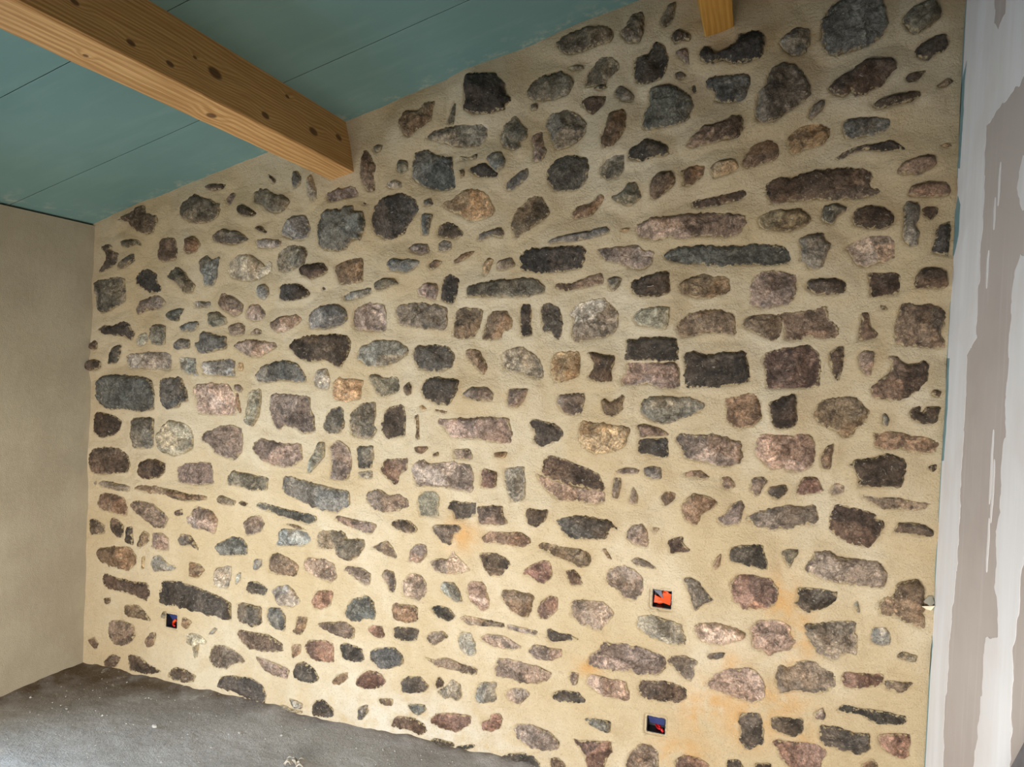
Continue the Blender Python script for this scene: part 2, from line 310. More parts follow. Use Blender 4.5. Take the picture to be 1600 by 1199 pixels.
# ------------------------------------------------------------------ stones: outlines on the wall face, mm (x z x z ...)
STONES = """
u3129 2617 3131 2663 3151 2707 3183 2734 3216 2737 3309 2725 3318 2686 3326 2650 3315 2606 3279 2577 3233 2564 3172 2553 3147 2573 3139 2597
k2982 2150 3009 2165 3069 2173 3136 2188 3203 2192 3260 2189 3303 2171 3295 2126 3333 2112 3306 2095 3246 2089 3170 2092 3092 2090 3003 2085 2989 2113
u2657 1920 2678 1942 2727 1949 2818 1950 2948 1951 3039 1952 3070 1925 3079 1898 3072 1882 3002 1880 2848 1882 2741 1885 2686 1891 2661 1903
w2552 2011 2568 2031 2601 2044 2657 2051 2733 2059 2813 2057 2923 2048 2922 2018 2905 1986 2870 1974 2790 1978 2715 1974 2671 1981 2644 1967 2571 1977
r2996 1567 3008 1589 3070 1604 3114 1613 3148 1612 3174 1589 3181 1526 3179 1479 3140 1472 3081 1466 3016 1463 3011 1519
g2940 2398 2943 2446 2970 2470 2971 2507 2997 2531 3027 2546 3057 2530 3088 2491 3107 2458 3101 2422 3068 2393 3035 2375 3006 2348 2950 2354 2939 2371
d2738 1572 2765 1584 2803 1574 2882 1582 2944 1584 2956 1549 2962 1485 2929 1475 2866 1464 2808 1461 2752 1456 2746 1514
o3158 872 3181 909 3192 937 3235 943 3262 930 3328 928 3384 925 3408 897 3405 866 3397 844 3323 842 3261 841 3208 852
b3390 1672 3397 1723 3409 1758 3445 1751 3480 1754 3520 1744 3527 1705 3534 1690 3524 1670 3520 1660 3543 1635 3539 1618 3487 1614 3442 1620 3397 1629
w2991 1243 2994 1281 3008 1312 3048 1315 3108 1316 3164 1323 3176 1279 3174 1215 3128 1193 3094 1190 3083 1208 3049 1192 3017 1218
u42 1346 73 1385 180 1393 305 1394 381 1379 397 1318 396 1242 311 1229 215 1239 128 1230 68 1249 47 1286
o2444 443 2458 469 2487 492 2509 522 2549 523 2561 527 2613 522 2658 523 2721 503 2728 464 2707 432 2662 427 2605 431 2542 425 2454 422
u2565 2354 2565 2410 2584 2442 2578 2499 2614 2512 2658 2511 2686 2489 2725 2464 2730 2420 2718 2377 2676 2363 2615 2359
u1238 2064 1255 2109 1289 2121 1350 2119 1357 2135 1402 2131 1407 2111 1448 2110 1464 2058 1445 1994 1401 1988 1387 1956 1342 1947 1289 1951 1249 1971 1244 2017
o2722 1278 2740 1299 2789 1294 2853 1301 2911 1289 2945 1278 2948 1213 2905 1190 2847 1199 2798 1206 2755 1211 2751 1241
d446 409 463 463 518 474 645 466 769 441 844 417 847 339 773 346 667 355 550 359 448 355
p2326 1708 2348 1743 2407 1761 2442 1767 2478 1739 2503 1710 2509 1676 2494 1642 2460 1621 2401 1616 2348 1606 2329 1638 2345 1685
g3169 695 3215 700 3253 713 3323 724 3331 668 3335 617 3310 615 3286 603 3268 582 3224 598 3188 640
d1482 2076 1498 2134 1540 2167 1611 2177 1654 2163 1684 2140 1699 2108 1676 2071 1652 2046 1640 2015 1583 1997 1547 1992 1510 2012 1487 2057
k3231 1016 3236 1069 3247 1096 3287 1092 3349 1086 3368 1075 3364 1062 3387 1054 3392 1039 3371 995 3354 970 3317 968 3269 989
k3158 2448 3176 2472 3227 2504 3267 2530 3318 2533 3355 2521 3352 2497 3339 2473 3317 2444 3277 2422 3245 2415 3230 2432 3212 2413 3178 2426
d1870 2579 1881 2614 1921 2617 1999 2609 2013 2584 2040 2564 2048 2521 2065 2505 2043 2486 2044 2468 1974 2458 1915 2459 1874 2487 1875 2536
k3328 1481 3352 1508 3378 1534 3390 1570 3374 1582 3398 1591 3422 1566 3449 1565 3480 1576 3492 1559 3491 1529 3462 1482 3423 1452 3378 1447 3341 1456
b3166 1384 3177 1421 3209 1444 3285 1453 3314 1418 3331 1406 3321 1372 3295 1345 3286 1321 3258 1316 3238 1336 3184 1358
w1713 1106 1754 1122 1790 1112 1864 1127 1959 1123 1973 1090 1973 1022 1957 1015 1889 1021 1828 1027 1731 1018 1715 1055
b3385 801 3430 828 3437 870 3494 891 3513 861 3511 820 3518 770 3517 729 3465 747 3433 762 3392 756
o3090 502 3099 538 3129 535 3172 570 3206 573 3236 549 3265 541 3272 503 3249 475 3201 466 3157 465 3108 448 3094 475
d2128 1921 2143 1932 2180 1947 2248 1951 2363 1958 2375 1941 2371 1894 2361 1871 2301 1860 2209 1857 2137 1864
k3279 1229 3294 1246 3340 1260 3377 1276 3422 1272 3441 1258 3441 1202 3427 1170 3382 1169 3308 1159 3308 1196 3295 1226
u1655 2235 1656 2291 1668 2338 1717 2347 1752 2323 1794 2305 1827 2313 1839 2269 1851 2232 1853 2182 1799 2175 1751 2184 1695 2208
o2952 1803 2958 1840 2993 1862 3048 1861 3089 1845 3098 1803 3087 1766 3058 1745 2989 1736 2955 1744
k1113 1550 1140 1584 1218 1600 1326 1609 1394 1607 1417 1585 1415 1539 1377 1472 1346 1478 1307 1503 1222 1490 1167 1508
l1105 947 1103 1001 1147 1005 1227 992 1321 980 1428 970 1434 912 1371 873 1278 883 1191 911 1126 928
w1813 1286 1884 1297 1984 1305 2107 1313 2115 1272 2122 1254 2111 1220 2040 1215 1987 1226 1921 1219 1874 1225 1838 1260
w2860 432 2901 478 2942 502 3013 520 3045 493 3059 463 3056 425 3019 401 2983 397 2935 413 2903 418
o1022 1295 1028 1343 1093 1353 1228 1347 1230 1293 1251 1268 1258 1202 1195 1187 1163 1209 1098 1218 1075 1196 1042 1221
b3032 1712 3084 1724 3148 1730 3193 1749 3195 1699 3232 1674 3224 1645 3186 1636 3137 1648 3113 1629 3064 1628 3060 1660 3063 1692
r2923 794 2953 831 3004 833 3060 829 3085 790 3079 741 3045 722 2984 713 2941 737 2937 769
o2536 1541 2613 1543 2723 1545 2734 1497 2733 1455 2673 1449 2633 1462 2526 1454 2522 1476 2541 1500
o2970 1024 2995 1043 3050 1065 3099 1081 3148 1083 3182 1090 3195 1064 3193 1022 3141 1022 3103 1001 3058 994 3007 1001 2986 1013
t2377 1283 2385 1316 2438 1316 2491 1311 2561 1310 2565 1279 2547 1232 2490 1210 2443 1201 2401 1221 2382 1249
w3232 1933 3261 1955 3312 1977 3371 1979 3386 1955 3386 1900 3348 1885 3293 1870 3265 1886 3251 1917
g2600 1383 2602 1401 2635 1419 2696 1425 2772 1424 2821 1404 2807 1376 2759 1359 2722 1340 2678 1326 2639 1329 2607 1350
b2704 1671 2738 1708 2791 1725 2849 1726 2902 1716 2908 1640 2874 1650 2805 1646 2763 1631 2725 1630
d2748 2609 2758 2630 2777 2626 2799 2593 2835 2611 2866 2629 2870 2659 2931 2660 2962 2640 2957 2593 2945 2568 2895 2557 2858 2563 2827 2572 2785 2565 2752 2582
d2219 2202 2220 2237 2252 2277 2306 2291 2367 2276 2377 2246 2367 2189 2330 2156 2251 2160 2226 2184
w3002 653 3026 681 3082 692 3127 678 3132 641 3142 627 3136 599 3097 587 3067 566 3041 583 3013 584 3006 615
k2242 1113 2251 1171 2282 1182 2343 1169 2410 1146 2459 1126 2484 1071 2431 1075 2371 1081 2310 1090 2261 1100
w605 1357 627 1372 715 1378 801 1380 828 1347 847 1299 849 1247 755 1241 641 1238 626 1294 630 1301 611 1329
g1916 1807 1968 1819 2033 1828 2122 1837 2198 1834 2230 1807 2231 1784 2163 1768 2036 1765 1918 1764
r3088 279 3110 294 3165 295 3223 302 3258 288 3250 255 3237 215 3159 197 3118 231 3106 261
g2204 2408 2214 2443 2263 2454 2324 2440 2358 2403 2359 2368 2328 2336 2293 2318 2245 2309 2224 2360
g1610 1698 1616 1730 1686 1743 1742 1738 1832 1729 1838 1676 1832 1639 1753 1641 1690 1646 1633 1654
d2538 1620 2586 1624 2637 1628 2711 1630 2721 1591 2720 1549 2668 1546 2590 1545 2536 1546 2543 1574
g1711 2388 1741 2417 1809 2425 1889 2434 1949 2433 1976 2407 1968 2371 1939 2343 1866 2341 1819 2353 1771 2372
t1795 2123 1855 2146 1893 2178 1940 2173 1973 2165 2001 2128 2019 2091 2003 2070 1958 2063 1925 2054 1878 2077 1837 2097
g2228 2699 2257 2719 2310 2739 2381 2748 2428 2731 2450 2703 2437 2679 2379 2671 2326 2656 2284 2652 2257 2663
o658 1140 679 1166 723 1172 757 1192 825 1204 877 1190 887 1142 881 1086 848 1048 797 1055 744 1068 699 1114 664 1119
u2771 2515 2802 2528 2914 2526 2920 2480 2906 2433 2833 2433 2801 2441 2805 2479 2778 2492
b2884 1421 2910 1428 2961 1447 2997 1433 3004 1390 3013 1364 2986 1340 2946 1324 2909 1335 2892 1356 2896 1389
p1446 1530 1470 1567 1535 1594 1622 1590 1665 1566 1677 1541 1639 1511 1569 1483 1488 1490 1450 1508
g2124 2530 2135 2561 2177 2587 2250 2597 2294 2576 2306 2546 2285 2507 2237 2494 2181 2492 2137 2508
d2520 2611 2570 2628 2591 2662 2624 2653 2637 2610 2639 2565 2619 2529 2569 2519 2529 2528 2522 2571
b2717 2289 2737 2321 2768 2351 2826 2363 2867 2382 2898 2382 2903 2331 2881 2300 2829 2298 2776 2288 2739 2276
d2305 941 2334 959 2400 972 2501 965 2540 938 2502 937 2498 898 2457 891 2386 885 2343 895 2330 920
d3230 325 3235 369 3278 372 3331 362 3384 368 3383 347 3387 316 3367 299 3301 298 3247 307
o952 1091 946 1125 987 1159 1045 1146 1102 1140 1189 1150 1195 1090 1169 1054 1106 1039 1040 1050 999 1060
g2617 609 2630 640 2675 646 2725 643 2775 628 2791 580 2790 557 2724 555 2667 571 2624 593
o2087 351 2101 396 2146 398 2210 391 2260 393 2317 376 2300 346 2270 326 2207 317 2143 324 2098 322
p423 1130 454 1176 489 1204 562 1197 608 1172 623 1130 625 1087 585 1063 514 1039 458 1053 434 1088
t2709 1813 2732 1833 2785 1851 2828 1841 2876 1838 2885 1797 2868 1781 2826 1772 2778 1764 2724 1780
b3339 1343 3360 1336 3405 1350 3455 1338 3509 1332 3541 1316 3519 1305 3524 1290 3476 1289 3426 1295 3385 1287 3350 1297 3351 1323
t2960 2028 2969 2047 3024 2061 3093 2064 3123 2044 3130 2026 3111 2003 3067 1988 3022 1992 2971 2004
w2374 612 2381 655 2420 666 2497 666 2521 646 2539 626 2517 599 2484 559 2436 569 2381 596
o2414 1943 2481 1948 2560 1955 2584 1937 2620 1931 2620 1886 2593 1864 2541 1870 2506 1893 2459 1899 2429 1917
k8 980 26 1035 95 1051 184 1050 243 1022 264 979 246 944 178 934 80 918 20 928
p2061 1553 2089 1572 2133 1583 2185 1563 2217 1534 2231 1505 2235 1470 2201 1462 2150 1484 2112 1492 2074 1487 2069 1523
b2088 2053 2111 2094 2147 2134 2203 2138 2223 2102 2240 2078 2207 2044 2158 2021 2107 1984 2092 2023
w2220 1111 2248 1102 2280 1090 2365 1077 2437 1069 2482 1065 2486 1025 2446 1015 2386 1026 2313 1019 2269 1044 2230 1089
d1696 1538 1700 1573 1770 1578 1845 1571 1874 1541 1866 1491 1822 1477 1760 1475 1725 1480 1707 1510
g1284 750 1290 787 1351 801 1412 798 1428 773 1503 782 1511 750 1476 700 1432 685 1386 695 1374 724 1293 717
o2498 753 2514 790 2560 808 2600 802 2636 772 2632 726 2605 688 2571 688 2547 719 2505 737
k2636 385 2641 406 2697 413 2752 418 2796 403 2806 366 2772 345 2717 343 2661 341 2637 351
g3365 2651 3384 2678 3427 2700 3458 2699 3473 2662 3469 2641 3444 2616 3405 2596 3377 2619
t3041 2295 3050 2310 3086 2334 3139 2338 3171 2323 3172 2297 3157 2272 3099 2255 3058 2242
u947 1425 983 1464 1055 1487 1095 1495 1160 1484 1193 1445 1210 1406 1147 1403 1075 1407 1010 1393 969 1395
g21 1827 153 1847 207 1841 218 1738 130 1693 72 1676 46 1699 38 1782
w1414 1669 1427 1715 1485 1738 1558 1736 1571 1685 1570 1627 1490 1622 1423 1631
g3093 1966 3131 1981 3167 1986 3176 1954 3196 1946 3183 1913 3166 1866 3127 1866 3121 1887 3101 1893 3102 1929
p782 1868 789 1909 830 1944 897 1943 948 1915 974 1894 989 1914 1010 1900 1003 1877 975 1846 935 1833 876 1829 800 1840
d798 51 805 88 877 104 970 111 1030 87 1048 48 1041 12 983 -6 958 10 889 32 803 37
g517 2126 529 2154 559 2188 603 2208 648 2195 701 2176 732 2161 741 2136 729 2105 696 2085 635 2080 581 2088 545 2104
g1416 1252 1429 1298 1472 1333 1538 1343 1537 1285 1528 1246 1547 1228 1523 1187 1464 1189 1426 1200
w2819 635 2834 646 2882 653 2945 647 2988 634 2983 611 2922 585 2880 578 2837 588 2822 613
u3209 2320 3215 2348 3243 2354 3326 2350 3348 2338 3346 2313 3311 2295 3255 2286 3218 2289
k3249 2030 3266 2060 3298 2070 3345 2058 3371 2032 3374 2006 3348 1989 3297 1993 3259 2004
o2177 141 2189 156 2252 165 2308 156 2359 119 2342 88 2287 79 2236 81 2191 101
l1208 1659 1221 1706 1282 1727 1351 1734 1389 1715 1403 1669 1362 1642 1302 1628 1217 1630
d1741 1411 1755 1443 1809 1455 1878 1448 1898 1437 1887 1387 1868 1349 1814 1346 1772 1362 1747 1380
t2260 1530 2274 1566 2326 1568 2368 1569 2371 1522 2369 1481 2324 1462 2279 1451 2266 1483
b1863 1646 1873 1720 1919 1727 1986 1719 1975 1654 1951 1611 1898 1604 1861 1612
k2546 1825 2605 1841 2643 1858 2679 1864 2685 1788 2647 1771 2586 1768 2554 1785
r2400 148 2430 146 2489 158 2548 165 2549 130 2533 97 2524 54 2471 42 2451 91 2431 122
d2980 339 2982 360 3048 369 3053 326 3064 309 3061 268 3011 235 2989 258
k3026 1418 3063 1436 3102 1449 3112 1433 3115 1370 3112 1346 3068 1330 3045 1339 3033 1381
d3134 754 3148 772 3141 811 3190 815 3238 811 3267 813 3259 783 3232 752 3203 746 3182 729 3159 742
b2925 1673 2939 1708 3025 1718 3056 1697 3057 1665 3034 1627 3003 1637 2961 1658
k3303 1855 3402 1852 3403 1784 3353 1778 3314 1778 3312 1819
l211 1479 234 1495 339 1505 450 1513 480 1496 476 1423 407 1431 313 1428 237 1421
o2600 89 2613 138 2651 181 2690 183 2714 154 2722 99 2601 72
w2445 361 2455 395 2479 402 2538 393 2590 394 2606 353 2599 326 2553 323 2505 331 2463 347
o1331 1014 1336 1088 1325 1147 1366 1176 1420 1147 1434 1083 1418 1016 1366 1008
o521 986 569 1015 711 1027 726 989 732 933 636 920 541 926
b74 569 172 589 269 600 308 561 310 524 263 484 175 495 86 510
d2924 882 2925 921 2974 935 3027 939 3037 902 3048 876 3044 857 2993 864 2935 870
u251 1111 256 1193 312 1207 388 1205 396 1114 397 1074 327 1058 270 1061
u423 1378 464 1394 545 1396 575 1341 590 1292 550 1286 542 1264 478 1250 446 1263 430 1320
b1592 2459 1619 2501 1682 2499 1709 2525 1750 2528 1738 2486 1736 2452 1685 2427 1645 2392 1623 2400 1604 2433
k1567 1255 1576 1313 1618 1332 1661 1334 1673 1293 1673 1211 1638 1205 1588 1198 1572 1223
g2342 2554 2358 2593 2398 2634 2439 2633 2466 2605 2464 2582 2425 2552 2426 2529 2385 2533 2346 2531
b2757 1041 2772 1076 2792 1094 2846 1089 2879 1064 2859 1046 2828 1026 2808 979 2769 1003
b2900 2218 2919 2255 2958 2293 3004 2287 3020 2254 3016 2228 2967 2215 2916 2199
o1507 939 1513 979 1568 987 1605 968 1647 979 1695 958 1699 933 1636 907 1572 894 1527 915
d2106 -9 2162 37 2206 50 2251 47 2280 26 2281 -7 2101 -47
k883 288 895 311 962 311 1054 312 1120 289 1129 256 1032 236 949 236 914 262
p1034 1907 1048 1954 1100 1980 1171 1969 1192 1939 1182 1892 1128 1876 1072 1863 1040 1873
b2416 2347 2432 2381 2442 2425 2482 2434 2505 2426 2500 2353 2465 2304 2424 2301
p2555 1694 2576 1720 2626 1735 2687 1738 2686 1707 2680 1657 2641 1662 2579 1666
k3441 1834 3453 1864 3484 1869 3519 1859 3539 1854 3535 1809 3505 1799 3465 1804 3440 1801
r3405 367 3428 379 3491 390 3501 361 3494 314 3472 306 3430 320 3409 342
l2093 1119 2172 1134 2180 1084 2184 1009 2127 994 2099 1058
b2104 633 2109 661 2154 664 2233 657 2229 603 2212 564 2151 579 2118 610
g3395 2056 3407 2076 3439 2070 3445 2039 3434 1995 3448 1969 3441 1934 3414 1940 3396 1970 3399 2006
b2244 845 2259 857 2333 847 2393 851 2442 833 2441 792 2415 780 2366 794 2298 816 2248 833
g2028 2385 2052 2425 2083 2447 2103 2422 2133 2390 2135 2354 2106 2350 2114 2326 2083 2313 2044 2330 2030 2355
d2517 2284 2539 2300 2578 2325 2623 2311 2651 2293 2665 2259 2614 2259 2570 2245 2519 2253
g3001 2617 3022 2641 3056 2656 3096 2649 3100 2615 3085 2572 3051 2565 3025 2581 3009 2603
k110 407 113 457 187 448 284 439 375 444 391 394 373 358 316 376 219 385 140 385
d3276 424 3298 445 3351 442 3406 447 3457 445 3482 442 3480 419 3436 407 3390 405 3351 424 3304 420
b1986 1630 2012 1710 2077 1717 2104 1681 2105 1651 2067 1638 2065 1608 1991 1603
k2398 1567 2421 1571 2451 1563 2501 1559 2502 1527 2491 1504 2496 1470 2455 1462 2414 1469 2401 1486 2430 1513 2416 1547
d2184 1294 2202 1316 2239 1307 2283 1301 2314 1279 2315 1253 2280 1229 2231 1211 2202 1230 2210 1266
k3122 1819 3138 1835 3220 1835 3244 1819 3245 1793 3222 1783 3155 1780 3125 1798
b1325 1891 1389 1917 1452 1922 1459 1825 1400 1819 1351 1812 1335 1845
d3481 1924 3493 1958 3491 1988 3504 2003 3529 2014 3542 1982 3540 1923 3535 1893 3517 1908 3491 1909
t1334 1411 1356 1429 1424 1429 1480 1428 1470 1392 1468 1349 1405 1336 1352 1340 1339 1372
l1053 2042 1071 2082 1118 2107 1166 2106 1199 2051 1193 2012 1155 1996 1099 2004 1058 2015
d2212 1724 2220 1742 2245 1748 2282 1731 2296 1690 2298 1640 2282 1607 2262 1636 2225 1641 2217 1683
o266 801 318 821 403 815 469 778 493 751 472 709 425 707 359 737 291 766
u1422 462 1454 526 1527 553 1561 529 1571 459 1538 463 1465 436
r1822 100 1852 128 1920 145 1997 148 1998 123 1950 76 1889 69 1833 83
d3407 2551 3424 2574 3454 2593 3493 2594 3501 2571 3491 2542 3457 2528 3445 2510 3413 2530
o736 175 752 207 786 226 847 222 908 198 934 171 875 157 834 125 782 119 742 140
k153 2108 210 2128 248 2142 276 2162 322 2168 324 2132 361 2123 389 2126 400 2093 382 2072 383 2051 346 2037 280 2060 241 2076 231 2098 192 2107
g903 2203 936 2223 977 2220 1010 2195 1059 2190 1084 2165 1069 2135 1030 2113 981 2125 955 2153 905 2165
b3314 1137 3327 1140 3360 1133 3424 1140 3474 1129 3523 1129 3497 1106 3453 1104 3394 1098 3366 1108
u1551 321 1573 344 1659 362 1696 333 1704 302 1648 276 1591 262 1556 289
r3289 538 3298 552 3345 558 3410 565 3414 534 3357 511 3301 500
g813 968 842 1002 901 1000 1026 987 1024 936 963 926 870 938 823 945
w1214 627 1228 672 1310 673 1365 660 1379 602 1353 578 1298 591 1243 610
k22 1148 34 1213 89 1213 158 1202 198 1174 180 1136 152 1112 74 1091 28 1114
o597 769 631 809 657 830 737 813 764 780 750 708 705 728 652 725 607 742
b2013 848 2042 873 2100 879 2176 885 2212 865 2210 844 2166 826 2102 834 2030 831
g2413 2230 2432 2266 2477 2284 2506 2279 2509 2222 2487 2192 2447 2188 2423 2204
b3408 2101 3418 2126 3462 2134 3506 2134 3525 2106 3519 2086 3465 2086 3416 2088
o147 196 166 237 234 251 302 235 313 185 286 151 219 125 169 143
b3371 2168 3392 2202 3450 2219 3477 2210 3482 2182 3444 2159 3399 2157
b61 780 84 835 162 839 226 827 252 785 244 739 166 746 87 752
g2464 2713 2492 2735 2501 2770 2541 2777 2553 2747 2550 2697 2540 2668 2500 2669 2470 2698
d2594 1264 2625 1273 2699 1281 2705 1210 2661 1209 2599 1218
l650 1466 728 1483 831 1486 838 1413 748 1412 661 1416
o2289 1378 2293 1410 2345 1416 2395 1419 2391 1372 2381 1342 2348 1334 2311 1347
b1044 653 1080 674 1129 660 1178 642 1195 624 1180 585 1100 578 1043 584
k2014 762 2009 786 2065 796 2117 781 2137 759 2113 732 2101 709 2049 705 2028 733
r1239 299 1254 325 1340 336 1375 322 1382 249 1335 248 1273 251 1249 267
o1995 963 2018 971 2096 979 2100 943 2124 915 2086 902 2001 896
u611 1553 637 1564 653 1604 697 1605 715 1591 784 1589 795 1534 727 1521 639 1508
w1681 617 1710 669 1760 666 1789 632 1784 593 1757 561 1714 570 1682 575
l1081 753 1100 779 1172 784 1228 777 1253 746 1215 715 1119 706 1071 701 1090 727
u748 658 777 679 836 711 896 714 926 687 928 645 848 628 780 620
w1799 728 1846 747 1881 745 1896 781 1928 751 1976 714 1930 698 1856 685 1821 699
w829 1545 853 1567 920 1575 986 1574 1048 1565 1057 1545 997 1519 973 1501 915 1506 855 1529
g2771 793 2795 805 2828 787 2862 747 2881 728 2847 712 2816 685 2797 744
g1733 955 1753 998 1808 1007 1829 984 1825 927 1836 906 1750 900 1742 931
k2739 2095 2774 2107 2837 2121 2909 2135 2922 2121 2910 2102 2838 2086 2775 2077 2748 2078
d3082 364 3121 372 3181 379 3182 347 3173 324 3144 310 3088 325
b2600 2139 2606 2184 2633 2202 2677 2203 2688 2158 2664 2137 2621 2108 2604 2117
g884 366 886 430 958 430 1008 427 1009 386 1015 359 978 332 902 341
o2729 490 2748 513 2791 520 2830 510 2835 500 2820 481 2827 454 2812 429 2773 450 2755 475
b1424 2310 1434 2355 1448 2360 1476 2320 1495 2287 1486 2256 1492 2191 1459 2187 1436 2220 1423 2265
p1501 1448 1534 1456 1571 1438 1628 1447 1644 1400 1630 1383 1567 1361 1537 1382 1513 1420
b292 874 324 895 465 894 593 880 708 881 713 864 612 846 540 846 466 868 363 862
r1565 1061 1584 1114 1642 1119 1688 1123 1686 1078 1651 1056 1646 1023 1624 1015 1594 1044
u969 865 990 881 1072 868 1169 858 1272 849 1273 829 1234 811 1130 827 1007 848
w1962 643 1971 670 2024 677 2053 619 2055 576 2029 563 1974 596
k310 960 320 998 357 1016 413 1020 465 1003 466 966 435 935 352 921 318 935
k3288 2386 3329 2403 3360 2415 3423 2415 3432 2402 3397 2382 3361 2380 3326 2368 3302 2372
d1865 943 1884 976 1925 974 1991 981 1990 931 1928 903 1901 903 1890 933
p914 1317 925 1358 978 1368 984 1320 975 1251 948 1201 909 1219 907 1275
l2235 1969 2277 1989 2361 2002 2448 2020 2466 2008 2455 1991 2386 1978 2308 1965 2248 1960
g1298 1244 1316 1292 1361 1314 1384 1302 1394 1231 1373 1203 1319 1199 1302 1211
r2189 730 2201 755 2256 789 2286 793 2300 762 2304 733 2266 704 2240 712 2227 726
u637 1918 675 1939 707 1917 749 1934 738 1896 735 1847 715 1809 667 1804 657 1854 638 1883
l1066 504 1086 528 1142 542 1175 520 1208 480 1170 448 1105 448 1076 478
b2258 1807 2278 1822 2321 1819 2391 1848 2438 1856 2448 1819 2393 1807 2316 1790 2273 1801
k3441 1410 3451 1429 3473 1432 3476 1412 3491 1433 3533 1433 3525 1410 3516 1380 3480 1377 3453 1391
b1643 496 1644 538 1751 544 1760 488 1712 468 1654 471
o1294 399 1329 414 1427 430 1477 411 1475 365 1415 362 1353 378
d1052 1809 1146 1819 1178 1799 1210 1782 1203 1762 1133 1747 1061 1745
k3183 2216 3220 2242 3275 2262 3308 2263 3358 2270 3395 2237 3368 2239 3332 2236 3285 2244 3239 2236 3207 2220
d1808 1807 1814 1841 1840 1856 1882 1831 1877 1782 1859 1739 1831 1742 1804 1754
o1787 345 1836 341 1883 359 1952 345 2022 339 2013 310 1940 312 1844 317
o2876 1014 2907 1034 2921 1068 2957 1083 2963 1056 2950 1000 2898 989 2882 998
r2770 144 2801 173 2850 173 2888 159 2889 136 2782 112
k3416 1024 3428 1058 3459 1067 3500 1061 3527 1047 3528 1026 3484 1024 3452 1030
k1654 53 1685 86 1749 92 1799 76 1814 48 1787 29 1730 37 1665 36
g2461 2125 2506 2143 2517 2168 2551 2175 2563 2141 2573 2118 2548 2099 2520 2092 2485 2107
k396 1956 408 2007 448 2024 494 2019 510 1962 502 1926 444 1911 402 1927
r1490 192 1504 221 1547 248 1599 244 1625 217 1601 186 1536 167 1498 174
d264 1841 287 1867 329 1885 386 1863 396 1819 423 1790 366 1768 318 1797 275 1815
d1185 184 1195 213 1234 230 1290 209 1315 173 1300 154 1214 145 1190 157
w2020 454 2046 477 2117 482 2163 465 2195 449 2151 433 2074 432
l2013 244 2028 284 2099 304 2094 266 2102 230 2038 206 2014 213
o2221 444 2245 473 2301 470 2350 472 2351 448 2315 421 2247 419
w2569 930 2588 960 2624 967 2645 938 2648 885 2608 888 2573 907
g705 2015 723 2039 774 2055 800 2041 826 2047 869 2026 895 2004 861 1995 811 1982 760 1990 716 2001
d1694 236 1728 255 1777 264 1816 233 1800 204 1745 190 1702 189
d50 1602 84 1625 143 1618 200 1642 244 1628 254 1602 279 1592 261 1555 203 1575 144 1578 75 1583
o1804 861 1820 876 1915 886 1936 873 1897 841 1888 802 1857 811 1822 838
w1012 1649 1040 1673 1135 1688 1168 1672 1161 1652 1098 1617 1058 1609 1021 1629
b3286 1634 3289 1675 3291 1726 3314 1722 3321 1681 3345 1658 3337 1640 3304 1634
k3202 1592 3230 1614 3249 1617 3247 1555 3236 1495 3215 1533
o742 1742 760 1774 812 1764 868 1729 865 1688 824 1673 771 1701 745 1714
g459 1855 517 1891 554 1869 591 1826 614 1808 602 1777 558 1773 511 1819 465 1841
b2699 2207 2737 2216 2790 2222 2781 2181 2739 2153 2707 2151 2717 2179
u1458 1111 1458 1153 1531 1165 1536 1123 1528 1071 1469 1063
r3124 1126 3130 1153 3144 1178 3188 1180 3199 1154 3209 1137 3171 1125 3137 1119
b2319 2070 2333 2095 2386 2108 2420 2141 2438 2126 2416 2089 2399 2067 2353 2054 2329 2055
o983 210 1033 205 1116 192 1165 177 1150 136 1085 138 1027 162
o1264 2188 1301 2203 1391 2215 1415 2188 1419 2172 1356 2161 1288 2148 1268 2165
g3158 2033 3163 2072 3199 2078 3237 2067 3233 2051 3210 2042 3200 2011 3168 2017
o1361 845 1379 863 1462 856 1563 847 1539 802 1464 817
r2251 600 2262 638 2298 664 2326 659 2325 611 2296 577 2256 571
l1573 1896 1594 1918 1637 1911 1693 1910 1715 1901 1695 1869 1653 1857 1589 1867
k281 30 278 97 345 94 403 67 479 51 405 23 300 22
k2132 1681 2139 1741 2171 1742 2178 1706 2174 1670 2188 1623 2144 1619
d1409 327 1431 344 1514 332 1523 284 1472 268 1422 276
t2801 2210 2821 2225 2881 2230 2893 2200 2865 2182 2813 2171
k1156 1872 1182 1892 1267 1905 1300 1872 1281 1852 1224 1832 1176 1846
u1034 396 1045 429 1106 438 1131 404 1130 342 1085 342 1039 369
l748 530 756 563 841 582 839 529 828 478 750 481
o1922 1395 1946 1418 2012 1425 2045 1401 2040 1370 2001 1371 1955 1372 1928 1380
b2455 1398 2470 1405 2488 1389 2516 1407 2533 1425 2542 1414 2535 1380 2541 1369 2507 1341 2475 1348 2460 1370
k2328 2480 2368 2500 2404 2491 2425 2489 2426 2461 2381 2427 2359 2443
r1263 492 1285 535 1323 544 1366 543 1357 485 1319 466 1276 457
o2150 2365 2174 2375 2191 2380 2194 2339 2211 2308 2206 2279 2185 2266 2163 2270 2161 2323 2151 2341
l1931 439 1940 469 1980 472 2001 438 2010 390 1970 380 1942 404
k1779 2018 1791 2043 1825 2057 1859 2041 1894 2006 1868 1988 1821 1992 1786 1999
p1848 213 1888 246 1914 276 1948 263 1957 215 1938 193 1910 206 1884 195
o274 1702 301 1739 375 1762 422 1754 446 1729 406 1703 322 1691 285 1673
o3288 1580 3299 1601 3336 1602 3336 1563 3326 1517 3299 1541
o2099 1416 2134 1426 2181 1426 2167 1383 2143 1352 2102 1352
d1648 428 1656 443 1726 454 1762 447 1750 397 1701 389 1654 400
l3370 675 3375 712 3412 718 3424 699 3426 668 3405 657 3373 660
